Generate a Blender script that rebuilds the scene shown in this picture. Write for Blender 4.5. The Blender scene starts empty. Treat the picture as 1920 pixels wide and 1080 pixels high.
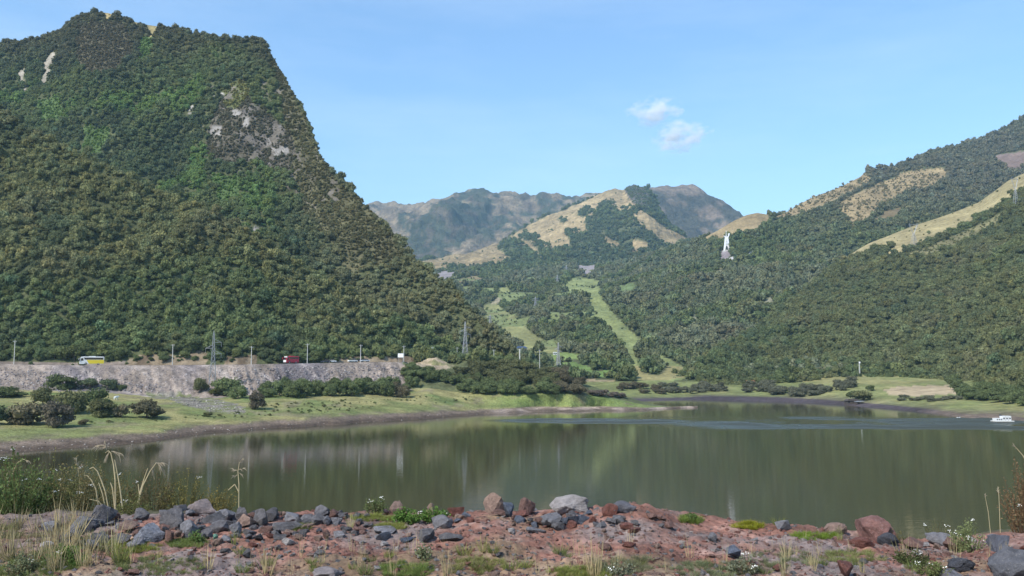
import bpy, bmesh, math, random
import numpy as np
from mathutils import Vector, Matrix
from mathutils.bvhtree import BVHTree

# ------------------------------------------------------------------ camera, sky, sun, exposure
F = 1663.0                      # focal length in pixels of a 1920 px wide picture
EYE = 18.0                      # eye height above the lake
PITCH = math.atan(150.0 / F)
sc = bpy.context.scene
col = sc.collection
cam_d = bpy.data.cameras.new("camera")
cam_d.sensor_width = 36.0
cam_d.lens = 36.0 * F / 1920.0
cam_d.clip_start = 0.1
cam_d.clip_end = 40000.0
cam = bpy.data.objects.new("camera", cam_d)
cam.location = (0, 0, EYE)
cam.rotation_euler = (math.pi / 2 + PITCH, 0, 0)
col.objects.link(cam)
sc.camera = cam

SUN_TO = Vector((-0.62, -0.62, 0.0)).normalized()
SUN_EL = math.radians(46.0)
sun_vec = Vector((SUN_TO.x * math.cos(SUN_EL), SUN_TO.y * math.cos(SUN_EL), math.sin(SUN_EL)))
world = bpy.data.worlds.new("World")
sc.world = world
world.use_nodes = True
wn = world.node_tree
wn.nodes.clear()
sky = wn.nodes.new("ShaderNodeTexSky")
sky.sky_type = 'NISHITA'
sky.sun_disc = False
sky.sun_elevation = SUN_EL
sky.sun_rotation = math.atan2(sun_vec.x, sun_vec.y)
sky.altitude = 1200.0
sky.air_density = 1.75
sky.dust_density = 0.8
sky.ozone_density = 8.0
bg = wn.nodes.new("ShaderNodeBackground")
bg.inputs[1].default_value = 0.15
wo = wn.nodes.new("ShaderNodeOutputWorld")
# thin cirrus veil
wtc = wn.nodes.new("ShaderNodeTexCoord")
wmp = wn.nodes.new("ShaderNodeMapping")
wmp.inputs["Scale"].default_value = (1.2, 1.2, 6.0)
wmp.inputs["Rotation"].default_value = (0.0, 0.25, 0.0)
wnz = wn.nodes.new("ShaderNodeTexNoise")
wnz.inputs["Scale"].default_value = 1.6; wnz.inputs["Detail"].default_value = 7.0; wnz.inputs["Roughness"].default_value = 0.6
wr = wn.nodes.new("ShaderNodeValToRGB")
wr.color_ramp.elements[0].position = 0.42; wr.color_ramp.elements[0].color = (0, 0, 0, 1)
wr.color_ramp.elements[1].position = 0.78; wr.color_ramp.elements[1].color = (0.19, 0.19, 0.19, 1)
wmx = wn.nodes.new("ShaderNodeMix"); wmx.data_type = 'RGBA'
wmx.inputs[7].default_value = (5.6, 6.2, 7.0, 1)
wn.links.new(wtc.outputs["Generated"], wmp.inputs[0]); wn.links.new(wmp.outputs[0], wnz.inputs["Vector"])
wn.links.new(wnz.outputs["Fac"], wr.inputs[0]); wn.links.new(wr.outputs[0], wmx.inputs[0])
wn.links.new(sky.outputs[0], wmx.inputs[6]); wn.links.new(wmx.outputs[2], bg.inputs[0])
wn.links.new(bg.outputs[0], wo.inputs[0])

sun_d = bpy.data.lights.new("sun", 'SUN')
sun_d.energy = 4.0
sun_d.angle = math.radians(0.53)
sun_d.color = (1.0, 0.95, 0.87)
sun = bpy.data.objects.new("sun", sun_d)
sun.rotation_euler = (-sun_vec).to_track_quat('-Z', 'Y').to_euler()
sun.location = (0, 0, 60)
col.objects.link(sun)

vs = sc.view_settings
vs.view_transform = 'Standard'
vs.look = 'None'
vs.exposure = 0.5
vs.gamma = 1.0
vs.use_curve_mapping = False
cy = sc.cycles
cy.max_bounces = 6
cy.diffuse_bounces = 2
cy.glossy_bounces = 2
cy.transmission_bounces = 2
cy.volume_bounces = 2
cy.transparent_max_bounces = 8
cy.use_denoising = True
cy.sample_clamp_indirect = 4.0

HAZE_DENSITY = 0.65e-4

# ------------------------------------------------------------------ helpers: noise, pixel geometry
rng = np.random.default_rng(7)
random.seed(7)

def _hash(ix, iy, seed):
    h = (ix.astype(np.int64) * 374761393 + iy.astype(np.int64) * 668265263 + seed * 974634777) & 0x7fffffff
    h = ((h ^ (h >> 13)) * 1274126177) & 0x7fffffff
    h = h ^ (h >> 16)
    return (h & 0xffff) / 65535.0

def vnoise(x, y, seed=0):
    x = np.asarray(x, float); y = np.asarray(y, float)
    ix = np.floor(x); iy = np.floor(y)
    fx = x - ix; fy = y - iy
    fx = fx * fx * fx * (fx * (fx * 6 - 15) + 10)
    fy = fy * fy * fy * (fy * (fy * 6 - 15) + 10)
    a = _hash(ix, iy, seed); b = _hash(ix + 1, iy, seed)
    c = _hash(ix, iy + 1, seed); d = _hash(ix + 1, iy + 1, seed)
    return ((a * (1 - fx) + b * fx) * (1 - fy) + (c * (1 - fx) + d * fx) * fy) * 2 - 1

def fbm(x, y, seed=0, octs=4, gain=0.5):
    s = 0.0; a = 1.0; n = 0.0
    c, si = math.cos(0.6), math.sin(0.6)
    for o in range(octs):
        s = s + a * vnoise(x, y, seed + o * 17)
        n += a
        a *= gain
        x, y = (x * c - y * si) * 2.03 + 11.3, (x * si + y * c) * 2.03 + 5.7
    return s / n

CP, SP = math.cos(PITCH), math.sin(PITCH)

def z_at(py, D):                 # height of the point seen on pixel row py at distance D
    k = (540.0 - np.asarray(py, float)) / F
    return EYE + D * (k * CP + SP) / (CP - k * SP)

def x_at(px, D, z):
    return (np.asarray(px, float) - 960.0) / F * (D * CP + (z - EYE) * SP)

def proj(x, y, z):
    d = y * CP + (z - EYE) * SP
    u = (z - EYE) * CP - y * SP
    return 960 + F * x / d, 540 - F * u / d

def shore_D(py):                 # distance of the water surface on pixel row py
    k = (540.0 - np.asarray(py, float)) / F
    return -EYE * (CP - k * SP) / (k * CP + SP)

def in_poly(px, py, poly):
    inside = np.zeros(px.shape, bool)
    n = len(poly)
    j = n - 1
    for i in range(n):
        xi, yi = poly[i]; xj, yj = poly[j]
        if yi != yj:
            cond = ((yi > py) != (yj > py)) & (px < (xj - xi) * (py - yi) / (yj - yi) + xi)
            inside ^= cond
        j = i
    return inside

# ------------------------------------------------------------------ helpers: materials
def newmat(name):
    m = bpy.data.materials.new(name)
    m.use_nodes = True
    nt = m.node_tree
    nt.nodes.clear()
    out = nt.nodes.new("ShaderNodeOutputMaterial")
    return m, nt, out

def N(nt, typ, **kw):
    n = nt.nodes.new(typ)
    for k, v in kw.items():
        if k.startswith("i_"):
            key = k[2:]
            key = int(key) if key.isdigit() else key
            n.inputs[key].default_value = v
        else:
            setattr(n, k, v)
    return n

def ramp(nt, fac, stops):
    r = nt.nodes.new("ShaderNodeValToRGB")
    els = r.color_ramp.elements
    while len(els) < len(stops):
        els.new(0.5)
    for e, (p, c) in zip(els, stops):
        e.position = p
        e.color = (c[0], c[1], c[2], 1) if not isinstance(c, (int, float)) else (c, c, c, 1)
    nt.links.new(fac, r.inputs[0])
    return r

def mixc(nt, a, b, fac, mode='MIX'):
    m = nt.nodes.new("ShaderNodeMix")
    m.data_type = 'RGBA'
    m.blend_type = mode
    for i, v in ((6, a), (7, b), (0, fac)):
        if hasattr(v, "is_output"):
            nt.links.new(v, m.inputs[i])
        else:
            m.inputs[i].default_value = v
    return m.outputs[2]

def mat_plain(name, rgb, rough=0.6, metal=0.0, var=0.12, scale=3.0, spec=0.4):
    m, nt, out = newmat(name)
    b = N(nt, "ShaderNodeBsdfPrincipled", i_Roughness=rough, i_Metallic=metal)
    b.inputs["Specular IOR Level"].default_value = spec
    tc = N(nt, "ShaderNodeTexCoord")
    nz = N(nt, "ShaderNodeTexNoise", i_Scale=scale, i_Detail=4.0)
    nt.links.new(tc.outputs["Object"], nz.inputs["Vector"])
    r = ramp(nt, nz.outputs["Fac"], [(0.3, tuple(c * (1 - var) for c in rgb)), (0.7, tuple(min(1, c * (1 + var)) for c in rgb))])
    nt.links.new(r.outputs[0], b.inputs["Base Color"])
    nt.links.new(b.outputs[0], out.inputs[0])
    return m

def mat_leaf(name, trans=0.30, lo=0.72, hi=1.28):
    m, nt, out = newmat(name)
    at = N(nt, "ShaderNodeAttribute", attribute_type='INSTANCER', attribute_name="tint")
    ge = N(nt, "ShaderNodeNewGeometry")
    mr = N(nt, "ShaderNodeMapRange", i_3=lo, i_4=hi)
    nt.links.new(ge.outputs["Random Per Island"], mr.inputs[0])
    c = mixc(nt, at.outputs["Color"], mr.outputs[0], 1.0, 'MULTIPLY')
    d = N(nt, "ShaderNodeBsdfDiffuse")
    t = N(nt, "ShaderNodeBsdfTranslucent")
    mx = N(nt, "ShaderNodeMixShader", i_0=trans)
    nt.links.new(c, d.inputs[0]); nt.links.new(c, t.inputs[0])
    nt.links.new(d.outputs[0], mx.inputs[1]); nt.links.new(t.outputs[0], mx.inputs[2])
    nt.links.new(mx.outputs[0], out.inputs[0])
    return m

def mat_terrain(name, s1, s2, bump=0.6, bdist=1.0, contrast=0.35):
    m, nt, out = newmat(name)
    at = N(nt, "ShaderNodeAttribute", attribute_type='GEOMETRY', attribute_name="cover")
    ge = N(nt, "ShaderNodeNewGeometry")
    n1 = N(nt, "ShaderNodeTexNoise", i_Scale=s1, i_Detail=6.0, i_Roughness=0.62)
    n2 = N(nt, "ShaderNodeTexNoise", i_Scale=s2, i_Detail=3.0, i_Roughness=0.6)
    for n in (n1, n2):
        nt.links.new(ge.outputs["Position"], n.inputs["Vector"])
    r1 = ramp(nt, n1.outputs["Fac"], [(0.28, 1 - contrast), (0.72, 1 + contrast)])
    r2 = ramp(nt, n2.outputs["Fac"], [(0.3, 1 - contrast * 0.8), (0.7, 1 + contrast * 0.8)])
    c = mixc(nt, at.outputs["Color"], r1.outputs[0], 1.0, 'MULTIPLY')
    c = mixc(nt, c, r2.outputs[0], 1.0, 'MULTIPLY')
    b = N(nt, "ShaderNodeBsdfPrincipled", i_Roughness=0.95)
    b.inputs["Specular IOR Level"].default_value = 0.1
    bp = N(nt, "ShaderNodeBump", i_Strength=bump, i_Distance=bdist)
    nt.links.new(n2.outputs["Fac"], bp.inputs["Height"])
    nt.links.new(bp.outputs[0], b.inputs["Normal"])
    nt.links.new(c, b.inputs["Base Color"])
    nt.links.new(b.outputs[0], out.inputs[0])
    return m

def mat_rock(name):
    m, nt, out = newmat(name)
    at = N(nt, "ShaderNodeAttribute", attribute_type='INSTANCER', attribute_name="tint")
    tc = N(nt, "ShaderNodeTexCoord")
    oi = N(nt, "ShaderNodeObjectInfo")
    add = N(nt, "ShaderNodeVectorMath", operation='ADD')
    nt.links.new(tc.outputs["Object"], add.inputs[0])
    nt.links.new(oi.outputs["Location"], add.inputs[1])
    n1 = N(nt, "ShaderNodeTexNoise", i_Scale=2.2, i_Detail=8.0, i_Roughness=0.7)
    n2 = N(nt, "ShaderNodeTexNoise", i_Scale=14.0, i_Detail=5.0, i_Roughness=0.7)
    n3 = N(nt, "ShaderNodeTexVoronoi", i_Scale=6.0)
    for n in (n1, n2, n3):
        nt.links.new(add.outputs[0], n.inputs["Vector"])
    r1 = ramp(nt, n1.outputs["Fac"], [(0.3, 0.5), (0.68, 1.4)])
    c = mixc(nt, at.outputs["Color"], r1.outputs[0], 1.0, 'MULTIPLY')
    r2 = ramp(nt, n2.outputs["Fac"], [(0.57, 0.0), (0.72, 0.55)])
    c = mixc(nt, c, (0.42, 0.39, 0.36, 1), r2.outputs[0])
    b = N(nt, "ShaderNodeBsdfPrincipled", i_Roughness=0.85)
    b.inputs["Specular IOR Level"].default_value = 0.25
    b1 = N(nt, "ShaderNodeBump", i_Strength=0.8, i_Distance=0.14)
    b2 = N(nt, "ShaderNodeBump", i_Strength=0.7, i_Distance=0.035)
    nt.links.new(n1.outputs["Fac"], b1.inputs["Height"])
    nt.links.new(n2.outputs["Fac"], b2.inputs["Height"])
    nt.links.new(b1.outputs[0], b2.inputs["Normal"])
    nt.links.new(b2.outputs[0], b.inputs["Normal"])
    nt.links.new(c, b.inputs["Base Color"])
    nt.links.new(b.outputs[0], out.inputs[0])
    return m

M = {}
M["leaf"] = mat_leaf("leaf_clumps")
M["blade"] = mat_leaf("grass_blades", 0.3, 0.7, 1.3)
M["rock"] = mat_rock("weathered_stone")
M["far"] = mat_terrain("far_slope_cover", 0.014, 0.07, 1.0, 9.0, 0.42)
M["hill"] = mat_terrain("hillside_cover", 0.03, 0.25, 0.9, 2.0, 0.35)
M["meadow"] = mat_terrain("meadow_cover", 0.16, 1.3, 0.8, 0.6, 0.42)
M["soil"] = mat_terrain("stony_soil", 1.1, 11.0, 0.9, 0.05, 0.42)
M["bark"] = mat_plain("bark", (0.11, 0.085, 0.06), 0.95, var=0.3)
M["white"] = mat_plain("white_paint", (0.66, 0.66, 0.64), 0.5, var=0.05)
M["bright_white"] = mat_plain("white_concrete", (0.84, 0.84, 0.84), 0.7, var=0.03, scale=0.3)
M["yellow"] = mat_plain("yellow_paint", (0.72, 0.55, 0.03), 0.35, var=0.05)
M["red"] = mat_plain("red_paint", (0.50, 0.03, 0.06), 0.35, var=0.06)
M["glass"] = mat_plain("dark_glass", (0.015, 0.016, 0.02), 0.08, var=0.1, spec=0.6)
M["tyre"] = mat_plain("black_rubber", (0.02, 0.02, 0.02), 0.9)
M["steel"] = mat_plain("galvanised_steel", (0.33, 0.34, 0.35), 0.6, 0.3, var=0.08)
M["concrete"] = mat_plain("pole_concrete", (0.55, 0.54, 0.50), 0.85, var=0.1)
M["asphalt"] = mat_plain("asphalt", (0.06, 0.06, 0.06), 0.9, var=0.2, scale=0.8)
M["blue_roof"] = mat_plain("blue_sheet_roof", (0.10, 0.16, 0.32), 0.5)
M["tile_roof"] = mat_plain("orange_tile_roof", (0.45, 0.16, 0.08), 0.8)
M["wood"] = mat_plain("old_timber", (0.07, 0.055, 0.045), 0.9, var=0.3)
M["petal"] = mat_plain("white_petals", (0.75, 0.74, 0.68), 0.8, var=0.1)
M["car_dark"] = mat_plain("dark_car_paint", (0.03, 0.035, 0.05), 0.3)
M["car_silver"] = mat_plain("silver_car_paint", (0.55, 0.56, 0.58), 0.3, 0.2)

# ------------------------------------------------------------------ helpers: objects
def tag(o, label=None, cat=None, group=None, kind=None):
    if label: o["label"] = label
    if cat: o["category"] = cat
    if group: o["group"] = group
    if kind: o["kind"] = kind
    return o

def mesh_from(name, verts, faces, smooth=False):
    me = bpy.data.meshes.new(name)
    verts = np.asarray(verts, np.float32)
    if isinstance(faces, np.ndarray):
        k = faces.shape[1]
        me.vertices.add(len(verts))
        me.vertices.foreach_set("co", verts.ravel())
        nl = faces.size
        me.loops.add(nl)
        me.loops.foreach_set("vertex_index", faces.astype(np.int32).ravel())
        me.polygons.add(len(faces))
        me.polygons.foreach_set("loop_start", np.arange(0, nl, k, dtype=np.int32))
        me.polygons.foreach_set("loop_total", np.full(len(faces), k, np.int32))
        me.update(calc_edges=True)
    else:
        me.from_pydata([tuple(v) for v in verts], [], faces)
        me.update()
    if smooth:
        me.polygons.foreach_set("use_smooth", np.ones(len(me.polygons), bool))
    return me

def link(name, me, mat=None, parent=None, loc=(0, 0, 0), rot=(0, 0, 0), scale=(1, 1, 1)):
    o = bpy.data.objects.new(name, me)
    if mat is not None and me is not None and len(me.materials) == 0:
        me.materials.append(mat)
    col.objects.link(o)
    o.location = loc
    o.rotation_euler = rot
    o.scale = scale
    if parent is not None:
        o.parent = parent
    return o

class MB:                        # collects boxes, bars and tubes into one mesh
    def __init__(s):
        s.v = []; s.f = []
    def add(s, verts, faces):
        b = len(s.v)
        s.v += [tuple(v) for v in verts]
        s.f += [tuple(b + i for i in f) for f in faces]
    def box(s, x0, x1, y0, y1, z0, z1):
        v = [(x, y, z) for z in (z0, z1) for y in (y0, y1) for x in (x0, x1)]
        s.add(v, [(0, 2, 3, 1), (4, 5, 7, 6), (0, 1, 5, 4), (2, 6, 7, 3), (0, 4, 6, 2), (1, 3, 7, 5)])
    def bar(s, a, b, r0, r1=None, n=4):
        r1 = r0 if r1 is None else r1
        a = Vector(a); b = Vector(b)
        d = (b - a)
        if d.length < 1e-6: return
        d.normalize()
        u = d.orthogonal().normalized(); w = d.cross(u)
        v = []
        for p, r in ((a, r0), (b, r1)):
            for k in range(n):
                t = 2 * math.pi * k / n + math.pi / 4
                v.append(p + (u * math.cos(t) + w * math.sin(t)) * r)
        f = [(k, (k + 1) % n, n + (k + 1) % n, n + k) for k in range(n)]
        f += [tuple(range(n - 1, -1, -1)), tuple(range(n, 2 * n))]
        s.add(v, f)
    def path(s, pts, rads, n=5):
        for i in range(len(pts) - 1):
            s.bar(pts[i], pts[i + 1], rads[i], rads[i + 1], n)
    def prism(s, poly, y0, y1):   # polygon in x,z extruded along y
        n = len(poly)
        v = [(x, y0, z) for x, z in poly] + [(x, y1, z) for x, z in poly]
        f = [tuple(range(n)), tuple(range(2 * n - 1, n - 1, -1))]
        f += [(i, n + i, n + (i + 1) % n, (i + 1) % n) for i in range(n)]
        s.add(v, f)
    def build(s, name, mat, parent=None, smooth=False, **kw):
        me = mesh_from(name, s.v, s.f, smooth)
        bm = bmesh.new(); bm.from_mesh(me)
        bmesh.ops.recalc_face_normals(bm, faces=bm.faces)
        bm.to_mesh(me); bm.free()
        return link(name, me, mat, parent, **kw)

def empty(name, loc, rz=0.0):
    o = bpy.data.objects.new(name, None)
    o.empty_display_size = 0.3
    col.objects.link(o)
    o.location = loc
    o.rotation_euler = (0, 0, rz)
    return o

def scatter(name, pts, scl, rot, var, tint, protos, parent=None):
    """one mass: a mesh of points that carries prototype meshes on its points"""
    n = len(pts)
    me = bpy.data.meshes.new(name)
    me.vertices.add(n)
    me.vertices.foreach_set("co", np.asarray(pts, np.float32).ravel())
    def attr(an, ty, data, key):
        a = me.attributes.new(an, ty, 'POINT')
        a.data.foreach_set(key, data)
    attr("scl", 'FLOAT_VECTOR', np.asarray(scl, np.float32).ravel(), "vector")
    attr("rot", 'FLOAT_VECTOR', np.asarray(rot, np.float32).ravel(), "vector")
    attr("var", 'INT', np.asarray(var, np.int32), "value")
    tc = np.ones((n, 4), np.float32); tc[:, :3] = tint
    attr("tint", 'FLOAT_COLOR', tc.ravel(), "color")
    o = link(name, me, None, parent)
    pc = bpy.data.collections.new(name + "_kinds")
    for i, (pm, mt) in enumerate(protos):
        if len(pm.materials) == 0:
            pm.materials.append(mt)
        po = bpy.data.objects.new("%s_kind_%02d" % (name, i), pm)
        pc.objects.link(po)
    ng = bpy.data.node_groups.new(name + "_scatter", 'GeometryNodeTree')
    ng.interface.new_socket("Geometry", in_out='INPUT', socket_type='NodeSocketGeometry')
    ng.interface.new_socket("Geometry", in_out='OUTPUT', socket_type='NodeSocketGeometry')
    gi = ng.nodes.new("NodeGroupInput"); go = ng.nodes.new("NodeGroupOutput")
    ip = ng.nodes.new("GeometryNodeInstanceOnPoints")
    ci = ng.nodes.new("GeometryNodeCollectionInfo")
    ci.inputs["Collection"].default_value = pc
    ci.inputs["Separate Children"].default_value = True
    ci.inputs["Reset Children"].default_value = True
    ip.inputs["Pick Instance"].default_value = True
    def named(an, ty):
        nn = ng.nodes.new("GeometryNodeInputNamedAttribute")
        nn.data_type = ty
        nn.inputs["Name"].default_value = an
        return nn.outputs["Attribute"]
    e2r = ng.nodes.new("FunctionNodeEulerToRotation")
    ng.links.new(named("rot", 'FLOAT_VECTOR'), e2r.inputs[0])
    ng.links.new(gi.outputs[0], ip.inputs["Points"])
    ng.links.new(ci.outputs[0], ip.inputs["Instance"])
    ng.links.new(named("var", 'INT'), ip.inputs["Instance Index"])
    ng.links.new(e2r.outputs[0], ip.inputs["Rotation"])
    ng.links.new(named("scl", 'FLOAT_VECTOR'), ip.inputs["Scale"])
    ng.links.new(ip.outputs[0], go.inputs[0])
    md = o.modifiers.new("scatter", 'NODES')
    md.node_group = ng
    return o

# ------------------------------------------------------------------ terrain sheets
SHEETS = []                      # dicts with grids for later planting

def lerp_cols(pts, px):          # pts: list of (px, value)
    p = np.array(pts, float)
    return np.interp(px, p[:, 0], p[:, 1])

def sheet(name, px, rows, steps, mat, color_fn, amp=0.0, wl=80.0, seed=1, taper=None, kind="structure", fine=0.0, xstretch=1.0, rough=0.0):
    """rows: list of (D array, Z array) over columns px, joined by straight slopes; noise pushes the surface in and out"""
    Dg, Zg, Tg = [], [], []
    for i in range(len(rows) - 1):
        n = steps[i]
        for k in range(n):
            t = k / n
            Dg.append(rows[i][0] * (1 - t) + rows[i + 1][0] * t)
            Zg.append(rows[i][1] * (1 - t) + rows[i + 1][1] * t)
            Tg.append(i + t)
    Dg.append(rows[-1][0]); Zg.append(rows[-1][1]); Tg.append(float(len(rows) - 1))
    D = np.array(Dg); Z = np.array(Zg); T = np.array(Tg)[:, None] * np.ones_like(D)
    X = x_at(px[None, :], D, Z)
    if np.any(amp):
        w = taper(T) if taper else 1.0
        nz = fbm(X / wl / xstretch, D / wl * 0.8 + Z / wl * 0.5, seed, 5, 0.52)
        nz = nz + 0.6 * (0.5 - np.abs(fbm(X / wl * 0.7 + 9, (D + Z) / wl * 0.22, seed + 5, 3)) * 2)   # gullies
        D2 = D - nz * amp * w * 0.8
        Z = Z + nz * amp * w * 0.6
        if rough:
            n4 = fbm(X / wl * 5, (D + Z) / wl * 5, seed + 91, 4, 0.6); Z = Z + n4 * rough * np.where(T > len(rows) - 1.9, 0.6, 1.0)
        X = X * (D2 / D)
        D = D2
    if fine:
        Z = Z + fine * fbm(X / 2.2, D / 2.2, seed + 31, 4)
    nr, nc = D.shape
    V = np.stack([X, D, Z], -1)
    idx = np.arange(nr * nc).reshape(nr, nc)
    Fq = np.stack([idx[:-1, :-1], idx[:-1, 1:], idx[1:, 1:], idx[1:, :-1]], -1).reshape(-1, 4)
    me = mesh_from(name, V.reshape(-1, 3), Fq, smooth=True)
    PX, PY = proj(X, D, Z)
    C, dens, tint = color_fn(PX, PY, X, D, Z, T)
    ca = me.color_attributes.new("cover", 'FLOAT_COLOR', 'POINT')
    c4 = np.ones((nr * nc, 4), np.float32); c4[:, :3] = C.reshape(-1, 3)
    ca.data.foreach_set("color", c4.ravel())
    o = link(name, me, mat)
    tag(o, kind=kind)
    SHEETS.append(dict(name=name, V=V, F=Fq, dens=dens, tint=tint, T=T, PX=PX, PY=PY))
    return o

def paint(C, mask, rgb):
    C[mask] = rgb

def rowD(pts, px):
    """pts of (px, py, D) -> D, Z arrays"""
    D = lerp_cols([(p[0], p[2]) for p in pts], px)
    py = lerp_cols([(p[0], p[1]) for p in pts], px)
    return D, z_at(py, D)

# ------------------------------------------------------------------ the lake bed / base ground and the water
GREEN = np.array((0.112, 0.136, 0.058)); OLIVE = np.array((0.152, 0.157, 0.072)); DARK = np.array((0.082, 0.100, 0.052))
BROWN = np.array((0.165, 0.145, 0.088)); LUSH = np.array((0.125, 0.190, 0.055)); GREY = np.array((0.145, 0.146, 0.095))
UNDER = np.array((0.082, 0.090, 0.042)); TAN = np.array((0.31, 0.235, 0.125)); STRAW = np.array((0.275, 0.240, 0.105))
FIELD = np.array((0.168, 0.182, 0.068)); MUD = np.array((0.155, 0.118, 0.088)); WETMUD = np.array((0.085, 0.062, 0.045))
ROCKC = np.array((0.21, 0.19, 0.165)); SCAR = np.array((0.27, 0.24, 0.19)); RUBBLE = np.array((0.235, 0.192, 0.158))

gv = [(-6900, -240, -5), (6900, -240, -5), (6900, 8900, -5), (-6900, 8900, -5)]
ground = link("ground", mesh_from("ground", gv, [(0, 1, 2, 3)]), mat_plain("base_earth", (0.10, 0.10, 0.06), 0.95))
tag(ground, kind="structure")

def make_water():
    m, nt, out = newmat("lake_water")
    ge = N(nt, "ShaderNodeNewGeometry")
    sep = N(nt, "ShaderNodeSeparateXYZ")
    nt.links.new(ge.outputs["Position"], sep.inputs[0])
    def wave(sx, sy, det):
        mp = N(nt, "ShaderNodeMapping")
        mp.inputs["Scale"].default_value = (sx, sy, 1)
        nt.links.new(ge.outputs["Position"], mp.inputs[0])
        n = N(nt, "ShaderNodeTexNoise", i_Scale=1.0, i_Detail=det, i_Roughness=0.6)
        nt.links.new(mp.outputs[0], n.inputs["Vector"])
        return n.outputs["Fac"]
    calm = wave(0.35, 1.1, 3.0)
    ripple = wave(1.6, 2.8, 2.0)
    big = wave(0.012, 0.035, 3.0)
    # wind lane: a long band of ruffled water across the middle of the lake
    def M2(op, a, b=None, c=None):
        n = N(nt, "ShaderNodeMath", operation=op)
        for i, v in enumerate((a, b, c)):
            if v is None: continue
            if hasattr(v, "is_output"): nt.links.new(v, n.inputs[i])
            else: n.inputs[i].default_value = v
        return n.outputs[0]
    def lane(x0, y0, slope, half, xa, xb, soft):
        yc = M2('ADD', M2('MULTIPLY', M2('SUBTRACT', sep.outputs[0], x0), slope), y0)
        yc = M2('ADD', yc, M2('MULTIPLY', M2('SUBTRACT', big, 0.5), half * 2.4))
        d = M2('DIVIDE', M2('ABSOLUTE', M2('SUBTRACT', sep.outputs[1], yc)), half)
        a = M2('SUBTRACT', 1.0, M2('SMOOTH_MIN', d, 1.0, 0.3))
        a = M2('MULTIPLY', a, 2.2)
        mr = N(nt, "ShaderNodeMapRange", i_1=xa, i_2=xa + soft); mr.interpolation_type = 'SMOOTHSTEP'
        nt.links.new(sep.outputs[0], mr.inputs[0])
        mr2 = N(nt, "ShaderNodeMapRange", i_1=xb, i_2=xb - soft); mr2.interpolation_type = 'SMOOTHSTEP'
        nt.links.new(sep.outputs[0], mr2.inputs[0])
        return M2('MULTIPLY', M2('MULTIPLY', a, mr.outputs[0]), mr2.outputs[0])
    l1 = lane(90, 294, -0.05, 36, 34, 400, 70)
    l2 = lane(25, 306, 0.05, 19, -14, 70, 36)
    mask = N(nt, "ShaderNodeMath", operation='MAXIMUM', use_clamp=True)
    nt.links.new(l1, mask.inputs[0]); nt.links.new(l2, mask.inputs[1])
    patch = N(nt, "ShaderNodeMapRange", i_1=0.40, i_2=0.58); patch.interpolation_type = 'SMOOTHSTEP'
    nt.links.new(wave(0.016, 0.02, 4.0), patch.inputs[0])
    mk = M2('MULTIPLY', mask.outputs[0], M2('ADD', M2('MULTIPLY', patch.outputs[0], 0.85), 0.15))
    b1 = N(nt, "ShaderNodeBump", i_Strength=1.0, i_Distance=0.012)
    nt.links.new(calm, b1.inputs["Height"])
    b2 = N(nt, "ShaderNodeBump", i_Distance=0.16)
    nt.links.new(ripple, b2.inputs["Height"])
    nt.links.new(M2('MULTIPLY', mk, 1.0), b2.inputs["Strength"])
    nt.links.new(b1.outputs[0], b2.inputs["Normal"])
    p = N(nt, "ShaderNodeBsdfPrincipled", i_Roughness=0.05, i_IOR=1.33)
    p.inputs["Base Color"].default_value = (0.043, 0.041, 0.018, 1)
    p.inputs["Specular IOR Level"].default_value = 0.5
    nt.links.new(M2('ADD', M2('MULTIPLY', mk, 0.50), 0.045), p.inputs["Roughness"])
    nt.links.new(b2.outputs[0], p.inputs["Normal"])
    nt.links.new(p.outputs[0], out.inputs[0])
    wv = [(-420, 18, 0), (520, 18, 0), (520, 640, 0), (-420, 640, 0)]
    o = link("lake_water", mesh_from("lake_water", wv, [(0, 1, 2, 3)]), m)
    tag(o, kind="structure")
make_water()

def base(PX, rgb):
    C = np.empty(PX.shape + (3,)); C[:] = rgb
    return C

def smooth(a, b, x):
    t = np.clip((x - a) / (b - a), 0, 1)
    return t * t * (3 - 2 * t)

def mixa(A, B, w):
    return A * (1 - w[..., None]) + B * w[..., None]

# ------------------------------------------------------------------ left shore: mud, meadow, embankment, road shelf, promontory
PXL = np.arange(-330, 1311, 3.0)
SHORE = [(-330, 875), (0, 851), (100, 843), (200, 836), (300, 826), (400, 812), (500, 804), (600, 799), (700, 791), (800, 785), (900, 777), (1000, 773.5), (1100, 771), (1200, 769), (1250, 767), (1275, 765), (1310, 764)]
sy = lerp_cols(SHORE, PXL) + 1.2 * fbm(PXL / 40, PXL * 0, 3, 3)
D1 = shore_D(sy)
md = lerp_cols([(-330, 26), (0, 25), (200, 21), (400, 17), (600, 18), (700, 16), (900, 11), (1100, 9), (1240, 4), (1310, 3)], PXL)
D2 = D1 + lerp_cols([(-330, 12), (1100, 12), (1170, 7), (1230, 4), (1262, 2), (1310, 1.5)], PXL)
Z2 = z_at(sy - md, D2)
FOOT = [(-330, 727, 335), (0, 727, 345), (100, 729, 345), (200, 731, 345), (290, 742, 340), (380, 745, 338), (450, 739, 346), (520, 736, 355), (600, 733, 365), (700, 731, 376), (760, 730, 385), (800, 725, 388), (850, 733, 387), (900, 740, 380), (1000, 742, 380), (1050, 740, 384), (1100, 742, 388), (1150, 750, 392), (1220, 761, 397), (1262, 764, 402), (1280, 768, 408), (1310, 778, 410)]
TOP = [(-330, 682, 354), (0, 683, 362), (150, 685, 362), (300, 685, 362), (450, 683.5, 366), (600, 681, 382), (700, 679, 394), (760, 679, 402), (800, 684, 410), (850, 688, 416), (900, 686, 420), (960, 688, 420), (1020, 696, 418), (1080, 714, 415), (1150, 737, 410), (1220, 757, 408), (1262, 763, 408), (1280, 768, 414), (1310, 778, 416)]
D4, Z4 = rowD(FOOT, PXL)
D5, Z5 = rowD(TOP, PXL)
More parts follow.
